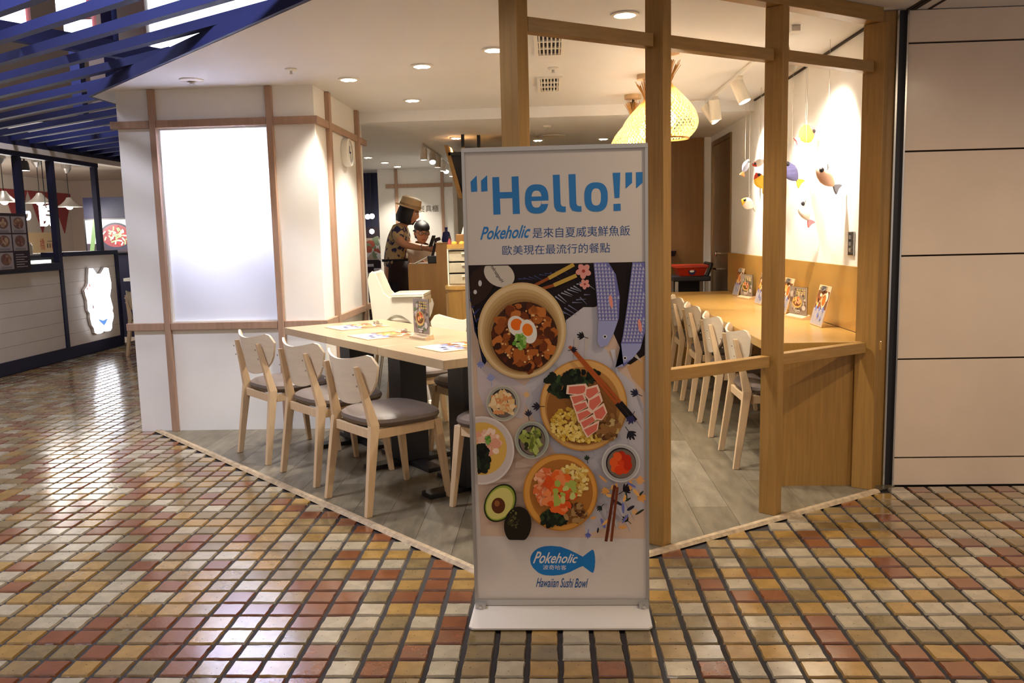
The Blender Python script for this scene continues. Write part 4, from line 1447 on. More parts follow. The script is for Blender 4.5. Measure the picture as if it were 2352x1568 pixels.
MB().box((0, 0, 0), (.5, .27, .012)).box((0, 0, .0125), (.5, .012, .035)).box((0, .258, .0125), (.5, .27, .035)).box((0, .0125, .0125), (.012, .2575, .035)).build('tray_body', 'oaktop', bd)
tbx = thing('tissue_box', 'brown tissue box with a white tissue standing up', 'tissue box', (-.83, 7.08, 1.2215))
MB().box((.03, .0, 0), (.22, .12, .105)).build('box', 'brownwood', tbx, bevel=.006)
MB().add([(.075, .05, .105), (.175, .05, .105), (.18, .07, .105), (.07, .07, .105), (.09, .05, .165), (.13, .045, .185), (.165, .055, .17), (.15, .08, .15), (.10, .085, .16)],
         [(0, 1, 6, 5, 4), (1, 2, 7, 6), (2, 3, 8, 7), (3, 0, 4, 8), (4, 5, 6, 7, 8)]).build('tissue', 'white', tbx)
for k, (x, lab) in enumerate(((-.81, 'left yellow bun on the wooden tray'), (-.745, 'middle yellow bun on the wooden tray'), (-.68, 'right yellow bun on the wooden tray'))):
    tag(MB().sphere((x, 7.035, 1.2455), (.028, .026, .024), 14).build('bun', cm('bun_%d' % k, 226, 176, 70, vary=.1), smooth=True), lab, 'bun', 'buns on the tray')
bt = thing('sauce_bottle', 'small glass bottle with dark cap on the tray', 'bottle', (-.846, 7.03, 1.2215))
MB().lathe([(.016, 0), (.016, .045), (.009, .06), (.009, .072)], 14).build('body', 'redpaint', bt, smooth=True)
MB().lathe([(.011, .072), (.011, .09)], 12).build('cap', 'black', bt)

dk = thing('cashier_desk', 'brown wood cashier desk in front of the staff', 'desk', (-1.30, 7.6, .0042))
MB().box((0, 0, 0), (.265, .5, 1.065)).build('low_body', 'brownwood', dk)
MB().box((.267, -.05, 0), (.80, .5, 1.245)).build('high_body', 'brownwood', dk)
MB().box((.262, -.056, 1.246), (.80, .5, 1.252)).build('high_top', 'oaktop', dk)
ps = thing('pos_terminal', 'dark cash terminal on the low cashier desk', 'terminal', (-1.07, 7.72, 1.0697))
MB().box((-.06, -.05, 0), (.06, .07, .07)).build('base', 'black', ps, bevel=.008)
MB().obox((.0, .0, .145), (.02, .03, .16), ry=R(14)).build('neck', 'apron', ps)
MB().obox((-.025, .05, .20), (.015, .16, .11), ry=R(20)).build('screen', 'black', ps, bevel=.01)
MB().obox((.03, .0, .215), (.05, .08, .03), ry=R(-15)).build('display', 'apron', ps, bevel=.006)
tb_ = thing('tablet', 'pale tablet lying tilted beside the cash terminal', 'tablet', (-1.22, 7.70, 1.0697))
MB().obox((.03, 0, .030), (.13, .10, .010), ry=R(-26)).build('case', 'plastic', tb_, bevel=.003)
MB().obox((.027, 0, .036), (.115, .085, .002), ry=R(-26)).build('glass', 'navy', tb_)
bc = thing('blue_cup', 'dark blue container on the high cashier desk', 'container', (-.955, 7.70, 1.2567))
MB().lathe([(.038, 0), (.045, .02), (.030, .09), (.012, .10), (.012, .12)], 16).build('body', 'navy', bc, smooth=True)
MB().lathe([(.014, .12), (.014, .135)], 12).build('cap', 'navy', bc)

mbd = thing('menu_board', 'sloping oak menu hood hung from the ceiling above the cashier', 'menu board', (-.83, 8.0, 0))
RX = Matrix.Rotation(R(90), 4, 'X')
MB().prism([(-.155, 2.15), (-.12, 2.15), (.0, 1.69), (.0, 1.66), (-.035, 1.66)], -2.0, 0, 0, RX).build('sloping_panel', 'oakx', mbd)
MB().box((.005, 0, 1.66), (.035, 2.0, 2.13)).build('back_panel', 'oakv', mbd)
MB().prism([(-.118, 2.09), (.003, 2.09), (.003, 1.72)], -1.96, -.04, 0, RX).build('hollow_shade', 'dark', mbd)  # solid dark wedge stands for the shade inside the open hood
MB().box((-.12, .0, 2.055), (.004, .03, 2.085)).build('tie_bar', 'black', mbd)
for hx, hy in ((.02, .015), (.16, .1), (.42, .1), (.47, .3)):
    MB().box((hx - .014, hy - .014, 2.131), (hx + .014, hy + .014, 2.244)).build('hanger', 'black', mbd)
MB().box((.1, .08, 2.10), (.9, .5, 2.13)).build('shelf', 'oaktop', mbd)

for i, (x, y, az) in enumerate(((-1.29, 8.75, (-1.3, 8.76, 0)), (-1.27, 9.25, (-1.1, 8.2, .9)), (-1.28, 9.75, (-1.4, 9.8, 0)), (-1.29, 10.35, (-1.5, 10.2, 0)), (-1.30, 10.7, (-1.2, 9.6, .9)), (-1.30, 11.3, (-1.35, 11.2, 0)))):
    spot(['first', 'second', 'third', 'fourth', 'fifth', 'last'][i] + ' white spot of the far track above the staff', x, y, 2.222, az, 25, WARM, 60, .12, .036, 'far track spots', .075)
tr2 = thing('light_track', 'white ceiling light track above the staff', 'light track', (-1.285, 8.6, 2.245))
MB().box((-.012, 0, -.022), (.012, 2.9, 0)).build('rail', 'white', tr2)

# trolley behind the counter
tv = thing('service_trolley', 'dark service trolley in front of the brown partition', 'trolley', (1.17, 8.25, 0))
MB().box((0, 0, .82), (.36, .4, .87)).build('top_shelf', 'dark', tv, bevel=.01)
MB().box((0, 0, .25), (.36, .4, .30)).build('lower_shelf', 'dark', tv, bevel=.01)
MB().box((.02, .37, .301), (.34, .39, .819)).build('back_panel', 'dark', tv)
for x in (.02, .31):
    for y in (.02, .34):
        MB().box((x, y, .06), (x + .03, y + .03, .249)).box((x, y, .301), (x + .03, y + .03, .819)).build('leg', 'alu', tv)
        MB().sphere((x + .015, y + .015, .032), (.028, .014, .028), 12).build('wheel', 'black', tv)
MB().tube([(.33, .05, .871), (.37, .05, .98), (.37, .35, .98), (.33, .35, .871)], .02, 8).build('handle', 'black', tv, smooth=True)
rb = thing('red_bin', 'red plastic bin with round badge on the trolley', 'bin', (1.20, 8.29, .8705))
MB().add([(.04, .02, 0), (.27, .02, 0), (.27, .28, 0), (.04, .28, 0), (.01, -.01, .075), (.30, -.01, .075), (.30, .31, .075), (.01, .31, .075)],
         [(0, 3, 2, 1), (0, 1, 5, 4), (1, 2, 6, 5), (2, 3, 7, 6), (3, 0, 4, 7), (4, 5, 6, 7)]).build('tub', 'red', rb)
MB().box((.0, -.02, .076), (.31, .32, .105)).build('rim', 'red', rb, bevel=.006)
bg_ = MB().lathe([(.034, 0), (.034, .004)], 24, mx=Matrix.Translation((.155, -.001, .045)) @ Matrix.Rotation(R(70), 4, 'X')).build('badge', 'navy', rb)
MB().sphere((.153, -.008, .046), (.022, .003, .012), 12).build('badge_fish', 'white', bg_)
wb = thing('wall_shelf', 'small dark shelf on the brown partition', 'shelf', (1.12, 8.78, 1.05))
MB().add([(0, 0, 0), (.14, 0, 0), (.14, .118, 0), (0, .118, 0), (-.02, -.02, .055), (.155, -.02, .055), (.155, .118, .055), (-.02, .118, .055)],
         [(0, 3, 2, 1), (4, 5, 6, 7), (0, 1, 5, 4), (1, 2, 6, 5), (2, 3, 7, 6), (3, 0, 4, 7)]).build('shelf_body', 'dark', wb)
tag(MB().lathe([(.022, 0), (.028, .07), (.026, .07), (.02, .004)], 16, (1.165, 8.83, 1.1055)).build('paper_cup', 'plastic', smooth=True), 'white paper cup on the small dark shelf', 'cup')


# ================================================================== PEOPLE
def skin(name, pts, edges, mt, parent, sub=2, root=0):
    me = bpy.data.meshes.new(name)
    me.from_pydata([p[0] for p in pts], edges, [])
    o = bpy.data.objects.new(name, me)
    COL.objects.link(o)
    o.parent = parent
    sk_ = o.modifiers.new('skin', 'SKIN')
    sk_.use_smooth_shade = True
    if not me.skin_vertices:
        bm = bmesh.new()
        bm.from_mesh(me)
        bm.verts.layers.skin.verify()
        bm.to_mesh(me)
        bm.free()
    lay = me.skin_vertices[0].data
    for i, p in enumerate(pts):
        r = p[1]
        lay[i].radius = r if isinstance(r, tuple) else (r, r)
        lay[i].use_root = i == root
    ss = o.modifiers.new('sub', 'SUBSURF')
    ss.levels = ss.render_levels = sub
    me.materials.append(M[mt] if isinstance(mt, str) else mt)
    return o


def head(parent, c, yaw, pitch, hs=1.0, glasses=False):
    """head with face looking along local +x before yaw/pitch"""
    mx = Matrix.Translation(c) @ Matrix.Rotation(yaw, 4, 'Z') @ Matrix.Rotation(pitch, 4, 'Y') @ Matrix.Scale(hs, 4)
    vs_, N, J = [], 20, 14
    for j in range(J + 1):
        q = -1 + 2 * j / J
        zz = q * .115
        r = math.sqrt(max(0, 1 - q * q))
        for k in range(N):
            a = 2 * math.pi * k / N
            x, y = .094 * r * math.cos(a), .074 * r * math.sin(a)
            if q < 0:
                x *= 1 + .05 * q
                y *= 1 + .22 * q
            if x > 0:
                g = max(0, 1 - (abs(y) / .022) ** 2)
                x += .018 * g * max(0, 1 - ((zz + .012) / .03) ** 2)          # nose
                x += .006 * g * max(0, 1 - ((zz + .055) / .014) ** 2)         # lips
                x += .008 * g * max(0, 1 - ((zz + .09) / .02) ** 2)           # chin
                for s in (-1, 1):
                    x -= .008 * max(0, 1 - ((y - s * .031) / .017) ** 2 - ((zz - .012) / .014) ** 2)
            vs_.append(mx @ Vector((x, y, zz)))
    fs = [(j * N + k, j * N + (k + 1) % N, (j + 1) * N + (k + 1) % N, (j + 1) * N + k) for j in range(J) for k in range(N)]
    h_ = MB().add(vs_, fs).build('head', 'skin', parent, smooth=True)
    for s in (-1, 1):
        MB().sphere(mx @ Vector((.076, s * .031, .012)), .011 * hs, 10).build('eye', 'white', h_)
        MB().sphere(mx @ Vector((.0845, s * .031, .012)), .0055 * hs, 8).build('iris', 'hair', h_)
        MB().sphere(mx @ Vector((-.004, s * .074, .0)), (.014 * hs, .008 * hs, .026 * hs), 10).build('ear', 'skin', h_, smooth=True)
        MB().tube([mx @ Vector((.084, s * .018, .034)), mx @ Vector((.082, s * .034, .038)), mx @ Vector((.07, s * .048, .032))], .003, 5).build('eyebrow', 'hair', h_)
    MB().tube([mx @ Vector((.093, -.020, -.055)), mx @ Vector((.100, 0, -.056)), mx @ Vector((.093, .020, -.055))], .0045, 6).build('mouth', cm('lip', 176, 100, 90), h_)
    if glasses:
        g_ = MB()
        for s in (-1, 1):
            g_.tube([mx @ Vector((.102, s * .033 + .024 * math.cos(a), .012 + .018 * math.sin(a))) for a in [6.283 * k / 16 for k in range(17)]], .0022, 5)
            g_.tube([mx @ Vector((.1, s * .057, .016)), mx @ Vector((.0, s * .078, .016))], .002, 5)
        g_.tube([mx @ Vector((.104, -.009, .014)), mx @ Vector((.104, .009, .014))], .002, 5)
        g_.build('glasses', 'black', h_)
    return h_, mx


def hand(parent, wrist, dirv, side_, up, mt='skin', hold=.9):
    """palm and five bent fingers"""
    d, s_, u = Vector(dirv).normalized(), Vector(side_).normalized(), Vector(up).normalized()
    w = Vector(wrist)
    k = MB()
    k.tube([w - d * .01, w + d * .03, w + d * .075, w + d * .085], [.022, .030, .036, .024], 10)
    o = k.build('hand', mt, parent, smooth=True)
    for i, (off, L) in enumerate(((-.027, .062), (-.009, .07), (.009, .066), (.026, .052))):
        a = w + d * .075 + s_ * off
        b = a + (d * .9 - u * .2) * L * .42
        c_ = b + (d * .5 - u * hold) * L * .34
        e = c_ + (d * .1 - u * hold) * L * .24
        MB().tube([a, b, c_, e], [.0088, .0084, .0078, .006], 7).build('finger', mt, o, smooth=True)
    a = w + d * .025 - s_ * .026
    MB().tube([a, a - s_ * .022 + d * .022, a - s_ * .026 + d * .05 - u * .01], [.011, .010, .0075], 7).build('thumb', mt, o, smooth=True)
    return o


# standing person in straw hat, leaning over the desk
wo = thing('person', 'person in straw hat and floral shirt leaning over the cashier desk', 'person', (-1.56, 8.35, .0042))
body_p = [((0, 0, .93), (.13, .10)), ((.0, 0, 1.08), (.115, .09)), ((.03, 0, 1.24), (.12, .10)), ((.06, 0, 1.365), (.085, .09)), ((.10, 0, 1.42), .048), ((.14, 0, 1.47), .044),
          ((.06, -.15, 1.36), .05), ((.11, -.19, 1.245), .043), ((.25, -.15, 1.205), .034), ((.33, -.14, 1.195), .026),
          ((.06, .15, 1.36), .05), ((.12, .17, 1.22), .043), ((.27, .10, 1.20), .034), ((.34, .09, 1.19), .026),
          ((-.01, -.09, .84), .085), ((.01, -.09, .48), .058), ((-.03, -.09, .09), .040), ((.08, -.10, .04), .032),
          ((-.01, .09, .84), .085), ((.03, .09, .48), .058), ((-.01, .09, .09), .040), ((.10, .10, .04), .032)]
body_e = [(0, 1), (1, 2), (2, 3), (3, 4), (4, 5), (3, 6), (6, 7), (7, 8), (8, 9), (3, 10), (10, 11), (11, 12), (12, 13), (0, 14), (14, 15), (15, 16), (16, 17), (0, 18), (18, 19), (19, 20), (20, 21)]
skin('body', body_p, body_e, 'skin', wo)
grow = lambda idx, g: [((body_p[i][0]), tuple(q + g for q in body_p[i][1]) if isinstance(body_p[i][1], tuple) else body_p[i][1] + g) for i in idx]
skin('shirt', [((-.005, 0, .97), (.155, .125))] + grow([1, 2, 3], .022) + [((.085, 0, 1.41), .062)] + grow([6], .022) + [((.10, -.185, 1.27), .066)] + grow([10], .022) + [((.11, .172, 1.25), .066)],
     [(0, 1), (1, 2), (2, 3), (3, 4), (3, 5), (5, 6), (3, 7), (7, 8)], 'shirt', wo)
skin('trousers', [((0, 0, .93), (.14, .115)), ((-.01, -.09, .82), .10), ((.01, -.09, .48), .075), ((-.03, -.09, .10), .062), ((-.01, .09, .82), .10), ((.03, .09, .48), .075), ((-.01, .09, .10), .062)],
     [(0, 1), (1, 2), (2, 3), (0, 4), (4, 5), (5, 6)], 'navycloth', wo)
ap = MB()
apv, apf = [], []
for j, (z, rr_) in enumerate(((1.09, .128), (1.0, .142), (.86, .162), (.74, .176))):
    for k in range(13):
        a = R(-110 + 220 * k / 12)
        apv.append((rr_ * math.cos(a) + .012, rr_ * .98 * math.sin(a), z - .02 * math.cos(a)))
apf = [(j * 13 + k, j * 13 + k + 1, (j + 1) * 13 + k + 1, (j + 1) * 13 + k) for j in range(3) for k in range(12)]
apo = ap.add(apv, apf).build('apron', 'apron', wo, smooth=True)
apo.modifiers.new('thick', 'SOLIDIFY').thickness = .006
MB().lathe([(.129, 1.07), (.130, 1.095)], 24, (.006, 0, 0), cap=False).build('apron_tie', 'navycloth', wo)
hd_, mx = head(wo, (.17, 0, 1.545), R(-12), R(22), .98)
hair_ = MB()
vs_, N = [], 24
for j, (z, r) in enumerate(((.10, .05), (.085, .088), (.04, .104), (-.02, .108), (-.07, .110), (-.115, .095))):
    for k in range(N):
        a = 2 * math.pi * k / N
        front = max(0, math.cos(a))
        rr_ = r * (1 - .0 * front)
        x, y = rr_ * math.cos(a) * 1.02 - .014, rr_ * math.sin(a) * .9
        if front > .72 and z < .05:
            x -= .035
        vs_.append(mx @ Vector((x, y, z)))
hair_.add(vs_, [(j * N + k, j * N + (k + 1) % N, (j + 1) * N + (k + 1) % N, (j + 1) * N + k) for j in range(5) for k in range(N)] + [tuple(range(N))]).build('hair', 'hair', wo, smooth=True)
hm = mx @ Matrix.Translation((-.015, 0, .055)) @ Matrix.Rotation(R(-4), 4, 'Y')
ht = MB().lathe([(.150, -.004), (.150, .0), (.112, .006), (.108, .03), (.098, .085), (.07, .098), (.03, .088), (.001, .088)], 28, mx=hm, cap=False).build('straw_hat', 'straw', wo, smooth=True)
MB().lathe([(.1115, .008), (.1105, .03)], 28, mx=hm, cap=False).build('hat_band', cm('hat_band', 176, 146, 112), ht)
hand(wo, (.335, -.14, 1.195), (1, .1, -.08), (0, 1, 0), (0, 0, 1))
hand(wo, (.345, .09, 1.19), (1, -.1, -.05), (0, -1, 0), (0, 0, 1))
tag(MB().tube([(-1.56 + .30 + .030 * 0, 8.35 - .145 + .031 * math.cos(a), 1.204 + .031 * math.sin(a)) for a in [6.283 * k / 16 for k in range(17)]], .004, 6).build('bracelet', 'chrome', None), 'thin bracelet on the leaning person in straw hat', 'bracelet')
for q in (-.10, .10):
    MB().sphere((.05, q, .035), (.12, .045, .035), 14).build('shoe', 'black', wo, smooth=True)

# seated person with cap and glasses
ma = thing('person', 'seated person in black cap, glasses and grey tee', 'person', (-1.37, 8.80, .0442))
mp = [((-.05, .05, .70), (.14, .11)), ((-.03, .04, .84), (.125, .10)), ((.0, .02, 1.0), (.135, .11)), ((.01, .0, 1.13), (.10, .10)), ((.02, -.01, 1.18), .052), ((.03, -.02, 1.22), .05),
      ((-.13, -.05, 1.11), .055), ((-.17, -.12, .96), .046), ((-.03, -.22, .97), .036), ((.04, -.25, 1.0), .028),
      ((.15, .03, 1.11), .055), ((.20, -.06, .96), .046), ((.12, -.18, .97), .036), ((.07, -.24, 1.0), .028),
      ((-.14, -.02, .64), .09), ((-.14, -.34, .62), .065), ((-.14, -.36, .10), .045), ((-.14, -.44, .05), .034),
      ((.06, -.02, .64), .09), ((.06, -.34, .62), .065), ((.06, -.36, .10), .045), ((.06, -.44, .05), .034)]
skin('body', mp, body_e, 'skin', ma)
gm = lambda i, g: (mp[i][0], tuple(q + g for q in mp[i][1]) if isinstance(mp[i][1], tuple) else mp[i][1] + g)
skin('tee_shirt', [gm(0, .02), gm(1, .02), gm(2, .02), gm(3, .02), ((.02, -.01, 1.165), .064), gm(6, .02), ((-.165, -.10, .99), .066), gm(10, .02), ((.195, -.04, .99), .066)],
     [(0, 1), (1, 2), (2, 3), (3, 4), (3, 5), (5, 6), (3, 7), (7, 8)], 'greytee', ma)
skin('trousers', [gm(0, .012)] + [gm(i, .016) for i in (14, 15, 16, 18, 19, 20)], [(0, 1), (1, 2), (2, 3), (0, 4), (4, 5), (5, 6)], 'navycloth', ma)
hd_, mx = head(ma, (.03, -.03, 1.30), R(-68), R(8), .98, True)
cp_ = MB()
vs_ = []
N = 24
for z, r in ((.044, .097), (.07, .097), (.095, .084), (.116, .055), (.124, .015)):
    for k in range(N):
        a = 2 * math.pi * k / N
        vs_.append(mx @ Vector((r * 1.04 * math.cos(a) - .006, r * .84 * math.sin(a), z - .012 * math.cos(a) + .006)))
cp_.add(vs_, [(j * N + k, j * N + (k + 1) % N, (j + 1) * N + (k + 1) % N, (j + 1) * N + k) for j in range(4) for k in range(N)] + [tuple(4 * N + k for k in range(N))])
cp_.build('cap', 'hair', ma, smooth=True)
MB().lathe([(.001, 0), (.06, .002), (.07, -.004), (.06, -.008), (.001, -.006)], 20, mx=mx @ Matrix.Translation((-.125, 0, .02)) @ Matrix.Rotation(R(-24), 4, 'Y') @ Matrix.Diagonal((1, 1.0, 1, 1))).build('cap_peak', 'hair', ma, smooth=True)
MB().lathe([(.088, -.05), (.096, .0), (.098, .035)], 24, mx=mx @ Matrix.Translation((-.018, 0, 0)) @ Matrix.Diagonal((.93, .80, 1, 1)), cap=False).build('hair', 'hair', ma, smooth=True)
hand(ma, (.045, -.25, 1.0), (.3, -1, .1), (1, .3, 0), (0, 0, 1))
hand(ma, (.07, -.245, 1.0), (-.1, -1, .1), (-1, .1, 0), (0, 0, 1))
for q in (-.14, .06):
    MB().sphere((q, -.44, .035), (.045, .12, .035), 14).build('shoe', 'black', ma, smooth=True)
st = thing('stool', 'stool under the seated person', 'stool', (-1.42, 8.88, .0442))
MB().lathe([(.15, .47), (.16, .485), (.155, .51)], 24).build('seat', 'birch', st, smooth=True)
for k in range(4):
    a = R(45 + 90 * k)
    MB().tube([(.1 * math.cos(a), .1 * math.sin(a), .47), (.17 * math.cos(a), .17 * math.sin(a), 0)], .014, 8).build('leg', 'birch', st)
o = copy_tree(ch)
place(o, (-1.30, 7.25, .0042), R(170), 'padded birch chair between the high chairs and the cashier desk', 'chairs across the table')

# ================================================================== LOUVRE CEILING OVER THE WALKWAY
LV = Matrix.Rotation(R(-32.5), 4, 'Z')
nv, dv = (.5373, .8434), (.8434, -.5373)
lv = thing('ceiling_louvres', 'dark navy louvre bars over the walkway', 'louvres', (0, 0, 0))
lv['kind'] = 'structure'
del lv['category']
q = 1.0 - .262 * 1
k = 0
while q < 9.2:
    far_n = 2.301 - .262 * 6 + .262 * k
    nn = far_n - .025
    k += 1
    q = nn
    t1 = (2.66 - 1.3807 * nn) / .3061 + 2.2
    if nn > 3.0:
        t1 = (-2.2 - .5373 * nn) / .8434
    t0 = (-8.8 - .5373 * nn) / .8434
    t1 = min(t1, 3.2)
    if t1 - t0 < .2:
        continue
    c_ = (nn * nv[0] + (t0 + t1) / 2 * dv[0], nn * nv[1] + (t0 + t1) / 2 * dv[1], 2.425)
    MB().obox(c_, (t1 - t0, .05, .05), R(-32.5)).build('louvre_bar', 'navy', lv)
for s_ in (-2.9, -5.2):
    a = Vector((s_ * dv[0] + 1.0 * nv[0], s_ * dv[1] + 1.0 * nv[1], 0))
    MB().obox((a.x + 3.2 * nv[0], a.y + 3.2 * nv[1], 2.53), (.06, 8.4, .10), R(-32.5)).build('carrier_bar', 'navy', lv)

# what shows above the louvres
struct('wall_back', MB().box((-4.25, 7.9, 2.42), (-1.4, 8.0, 4.2)), 'beigewall', 'beige upper wall carrying the lit overhead sign')
struct('wall_left', MB().box((-9.5, 9.6, 2.72), (-4.4, 9.7, 4.2)), 'beigewall', 'beige upper wall above the food stall')
struct('ceiling', MB().box((-10, 1.0, 4.2), (-.8, 17, 4.28)), 'dark', 'dark upper ceiling above the louvres')
us = thing('overhead_sign', 'large lit sign panel seen above the louvre bars', 'sign', (-2.9, 7.86, 2.9))
MB().box((-.74, -.06, -.02), (.86, .038, 1.1)).build('case', 'white', us)
MB().box((-.70, -.072, .02), (.82, -.061, 1.06)).build('lit_face', 'sign', us)
for i, (x, y, z, lab) in enumerate(((-3.82, 6.9, 3.24, 'lit overhead lamp box nearest the overhead sign'), (-4.05, 7.4, 3.2, 'second lit overhead lamp box above the louvres'), (-4.45, 7.1, 3.2, 'lit overhead lamp box at the far left'))):
    t = thing('hanging_lamp_box', lab, 'lamp', (x, y, z), 0, 'overhead lamp boxes')
    MB().box((-.12, -.02, -.10), (.12, .02, .12)).build('face', 'sign', t, bevel=.01)
    MB().box((-.14, .021, -.12), (.14, .05, .14)).build('case', 'redpaint', t)
    MB().tube([(0, .03, .14), (0, .03, 4.199 - z)], .012, 6).build('stem', 'dark', t)
for x, y in ((-4.75, 8.6), (-5.6, 8.2), (-3.95, 7.75)):
    tag(MB().box((x - .05, y - .05, 2.62), (x + .05, y + .05, 4.195)).build('hanger_post', 'navy'), 'dark hanger post above the louvres %s' % {-4.75: 'in the middle', -5.6: 'toward the left', -3.95: 'beside the overhead sign'}[x], 'post', 'upper hanger posts')

# ================================================================== FOOD STALL ON THE LEFT
SX = -5.6
fs_ = thing('food_stall', 'white boarded food stall front with dark frame', 'stall', (SX, 0, 0))
MB().box((-.06, 5.2, 0), (0, 10.72, .135)).build('kick_board', 'stallnavy', fs_)
for (y0, y1, z0, z1, nb) in ((5.2, 9.40, .136, 1.03, 6), (9.47, 10.64, .136, 1.18, 7)):
    hh = (z1 - z0) / nb
    for i in range(nb):
        MB().box((-.04, y0 + .002, z0 + i * hh + .001), (-.008, y1 - .002, z0 + (i + 1) * hh - .0015)).build('board', 'cream', fs_)
MB().box((-.30, 5.2, 1.031), (.01, 9.40, 1.115)).build('counter_edge', 'stallnavy', fs_)
MB().box((-.25, 9.47, 1.181), (.01, 10.64, 1.232)).build('counter_edge', 'stallnavy', fs_)
for y0, y1 in ((9.402, 9.468), (10.642, 10.72)):
    MB().box((-.06, y0, .136), (.005, y1, 2.25 if y0 < 10 else 1.232)).build('post', 'stallnavy', fs_)
for y0 in (7.6, 8.80, 10.33):
    MB().box((-.06, y0, 1.116 if y0 < 9 else 1.233), (0, y0 + .07, 2.25)).build('post', 'stallnavy', fs_)
MB().box((-.07, 5.2, 2.251), (.01, 10.40, 2.30)).build('head_rail', 'stallnavy', fs_)
MB().box((-.10, 5.2, 2.301), (.03, 13.5, 2.36)).build('cornice', 'cream', fs_)
MB().box((-.2, 8.66, 2.361), (.02, 13.0, 2.52)).build('dark_fascia', 'stallnavy', fs_)
struct('wall_left', MB().box((-8.1, 5.0, 0), (-8.0, 14.0, 2.36)), 'cream', 'inner wall of the food stall')
struct('wall_back', MB().box((-8.0, 13.9, 0), (-6.2, 14.0, 2.36)), 'beigewall', 'end wall inside the food stall')
struct('ceiling', MB().box((-8.0, 5.0, 2.362), (-5.82, 14.0, 2.40)), 'cream', 'ceiling inside the food stall')
struct('floor', MB().box((-8.0, 5.0, -.007), (-5.66, 13.9, .01)), 'beigewall', 'floor inside the food stall')
# glowing cat sign
cat = [(9.953, 1.023), (9.981, 1.025), (10.07, .946), (10.145, .951), (10.202, .943), (10.303, 1.019), (10.341, 1.01), (10.355, .935), (10.377, .833), (10.372, .771), (10.324, .667), (10.356, .564), (10.37, .519), (10.353, .47), (10.373, .443), (10.367, .393), (10.316, .322), (10.31, .266), (10.266, .236), (10.194, .236), (10.144, .256), (10.135, .31), (10.121, .262), (10.088, .235), (10.017, .228), (9.963, .247), (9.952, .306), (9.911, .347), (9.889, .434), (9.895, .491), (9.856, .525), (9.859, .648), (9.835, .704), (9.818, .771), (9.886, .814), (9.911, .848), (9.933, .955)]
cs_ = thing('cat_sign', 'glowing white cat shaped sign on the food stall front', 'sign', (SX + .02, 10.1, .62))
YZ = Matrix(((0, 0, 1, 0), (1, 0, 0, 0), (0, 1, 0, 0), (0, 0, 0, 1)))
MB().prism([(y - 10.1, z - .62) for y, z in cat], .012, .045, 0, YZ).build('lit_face', 'cat', cs_)
MB().prism([((y - 10.1) * 1.02, (z - .62) * 1.015) for y, z in cat], -.02, .011, 0, YZ).build('backing', 'cream', cs_)
for nm, pts, col in (('bib', [(10.0, .408), (10.111, .378), (10.22, .395), (10.164, .344), (10.122, .318), (10.04, .37)], (90, 130, 196)), ('ear', [(9.974, .983), (10.027, .926), (9.975, .917)], (214, 200, 196)), ('ear', [(10.296, .975), (10.318, .927), (10.273, .942)], (214, 200, 196)),
                     ('claw', [(9.859, .852), (9.892, .82), (9.863, .806)], (226, 130, 124)), ('claw', [(9.809, .813), (9.833, .79), (9.808, .774)], (226, 130, 124)), ('spot', [(9.905, .59), (9.92, .57), (9.915, .54), (9.90, .55)], (110, 70, 76))):
    MB().prism([(y - 10.1, z - .62) for y, z in pts], .0455, .050, 0, YZ).build(nm, glow(nm + '_lit', rgb(*col), .9), cs_)
# menu board in the window
mw = thing('window_menu', 'dark menu board with dish pictures in the stall window', 'menu board', (SX + .035, 8.3, 1.35))
MB().box((-.012, -.55, -.29), (.012, .50, .30)).build('panel', 'apron', mw)
rm = random.Random(8)
for c in range(4):
    for r in range(3):
        y0, z0 = -.53 + c * .255, .10 - r * .185
        if c == 3 and r == 2:
            continue
        pr = Print(lambda x, y, z, y0=y0, z0=z0: (.0125 + z, y0 + x, z0 + y), .0003)
        pr.poly([(0, 0), (.235, 0), (.235, .17), (0, .17)], (150, 136, 130))
        pr.ell(.117, .10, .085, .06, (104, 72, 60))
        pr.blobs(.117, .10, .06, .04, 14, .01, .025, [(150, 110, 80), (120, 80, 60), (170, 140, 110), (110, 60, 50)], rm)
        pr.line((.03, .02), (.2, .02), .02, (120, 110, 112))
        pr.build('dish_picture', mw)
pr = Print(lambda x, y, z: (.0125 + z, .235 + x, -.27 + y), .0003)
for i in range(6):
    pr.line((.02, .02 + i * .025), (.21 - .05 * (i % 2), .02 + i * .025), .009, (150, 136, 132))
pr.build('price_list', mw)
# inside the stall
for x, y, z, lab in ((-6.4, 10.45, 1.84, 'lit bell pendant behind the glowing character'), (-6.4, 11.1, 1.81, 'lit bell pendant near the stall end post'), (-6.4, 9.75, 1.83, 'lit bell pendant above the window menu')):
    t = thing('stall_pendant', lab, 'pendant lamp', (x, y, z), 0, 'stall pendants')
    MB().lathe([(.001, .13), (.03, .125), (.05, .09), (.10, .04), (.16, .004), (.16, 0), (.09, .03)], 24, cap=False).build('shade', 'alu', t, smooth=True)
    MB().sphere((0, 0, .01), .045, 12).build('bulb', 'lampstall', t, smooth=True)
    MB().tube([(0, 0, .13), (0, 0, .46)], .005, 6).build('cord', 'black', t)
    MB().lathe([(.02, .44), (.06, .50), (.06, 2.361 - z)], 16).build('canopy', 'alu', t)
    lamp('POINT', 'stall_pendant_light', (0, 0, -.12), 15, (1, .93, .86), t, .16)
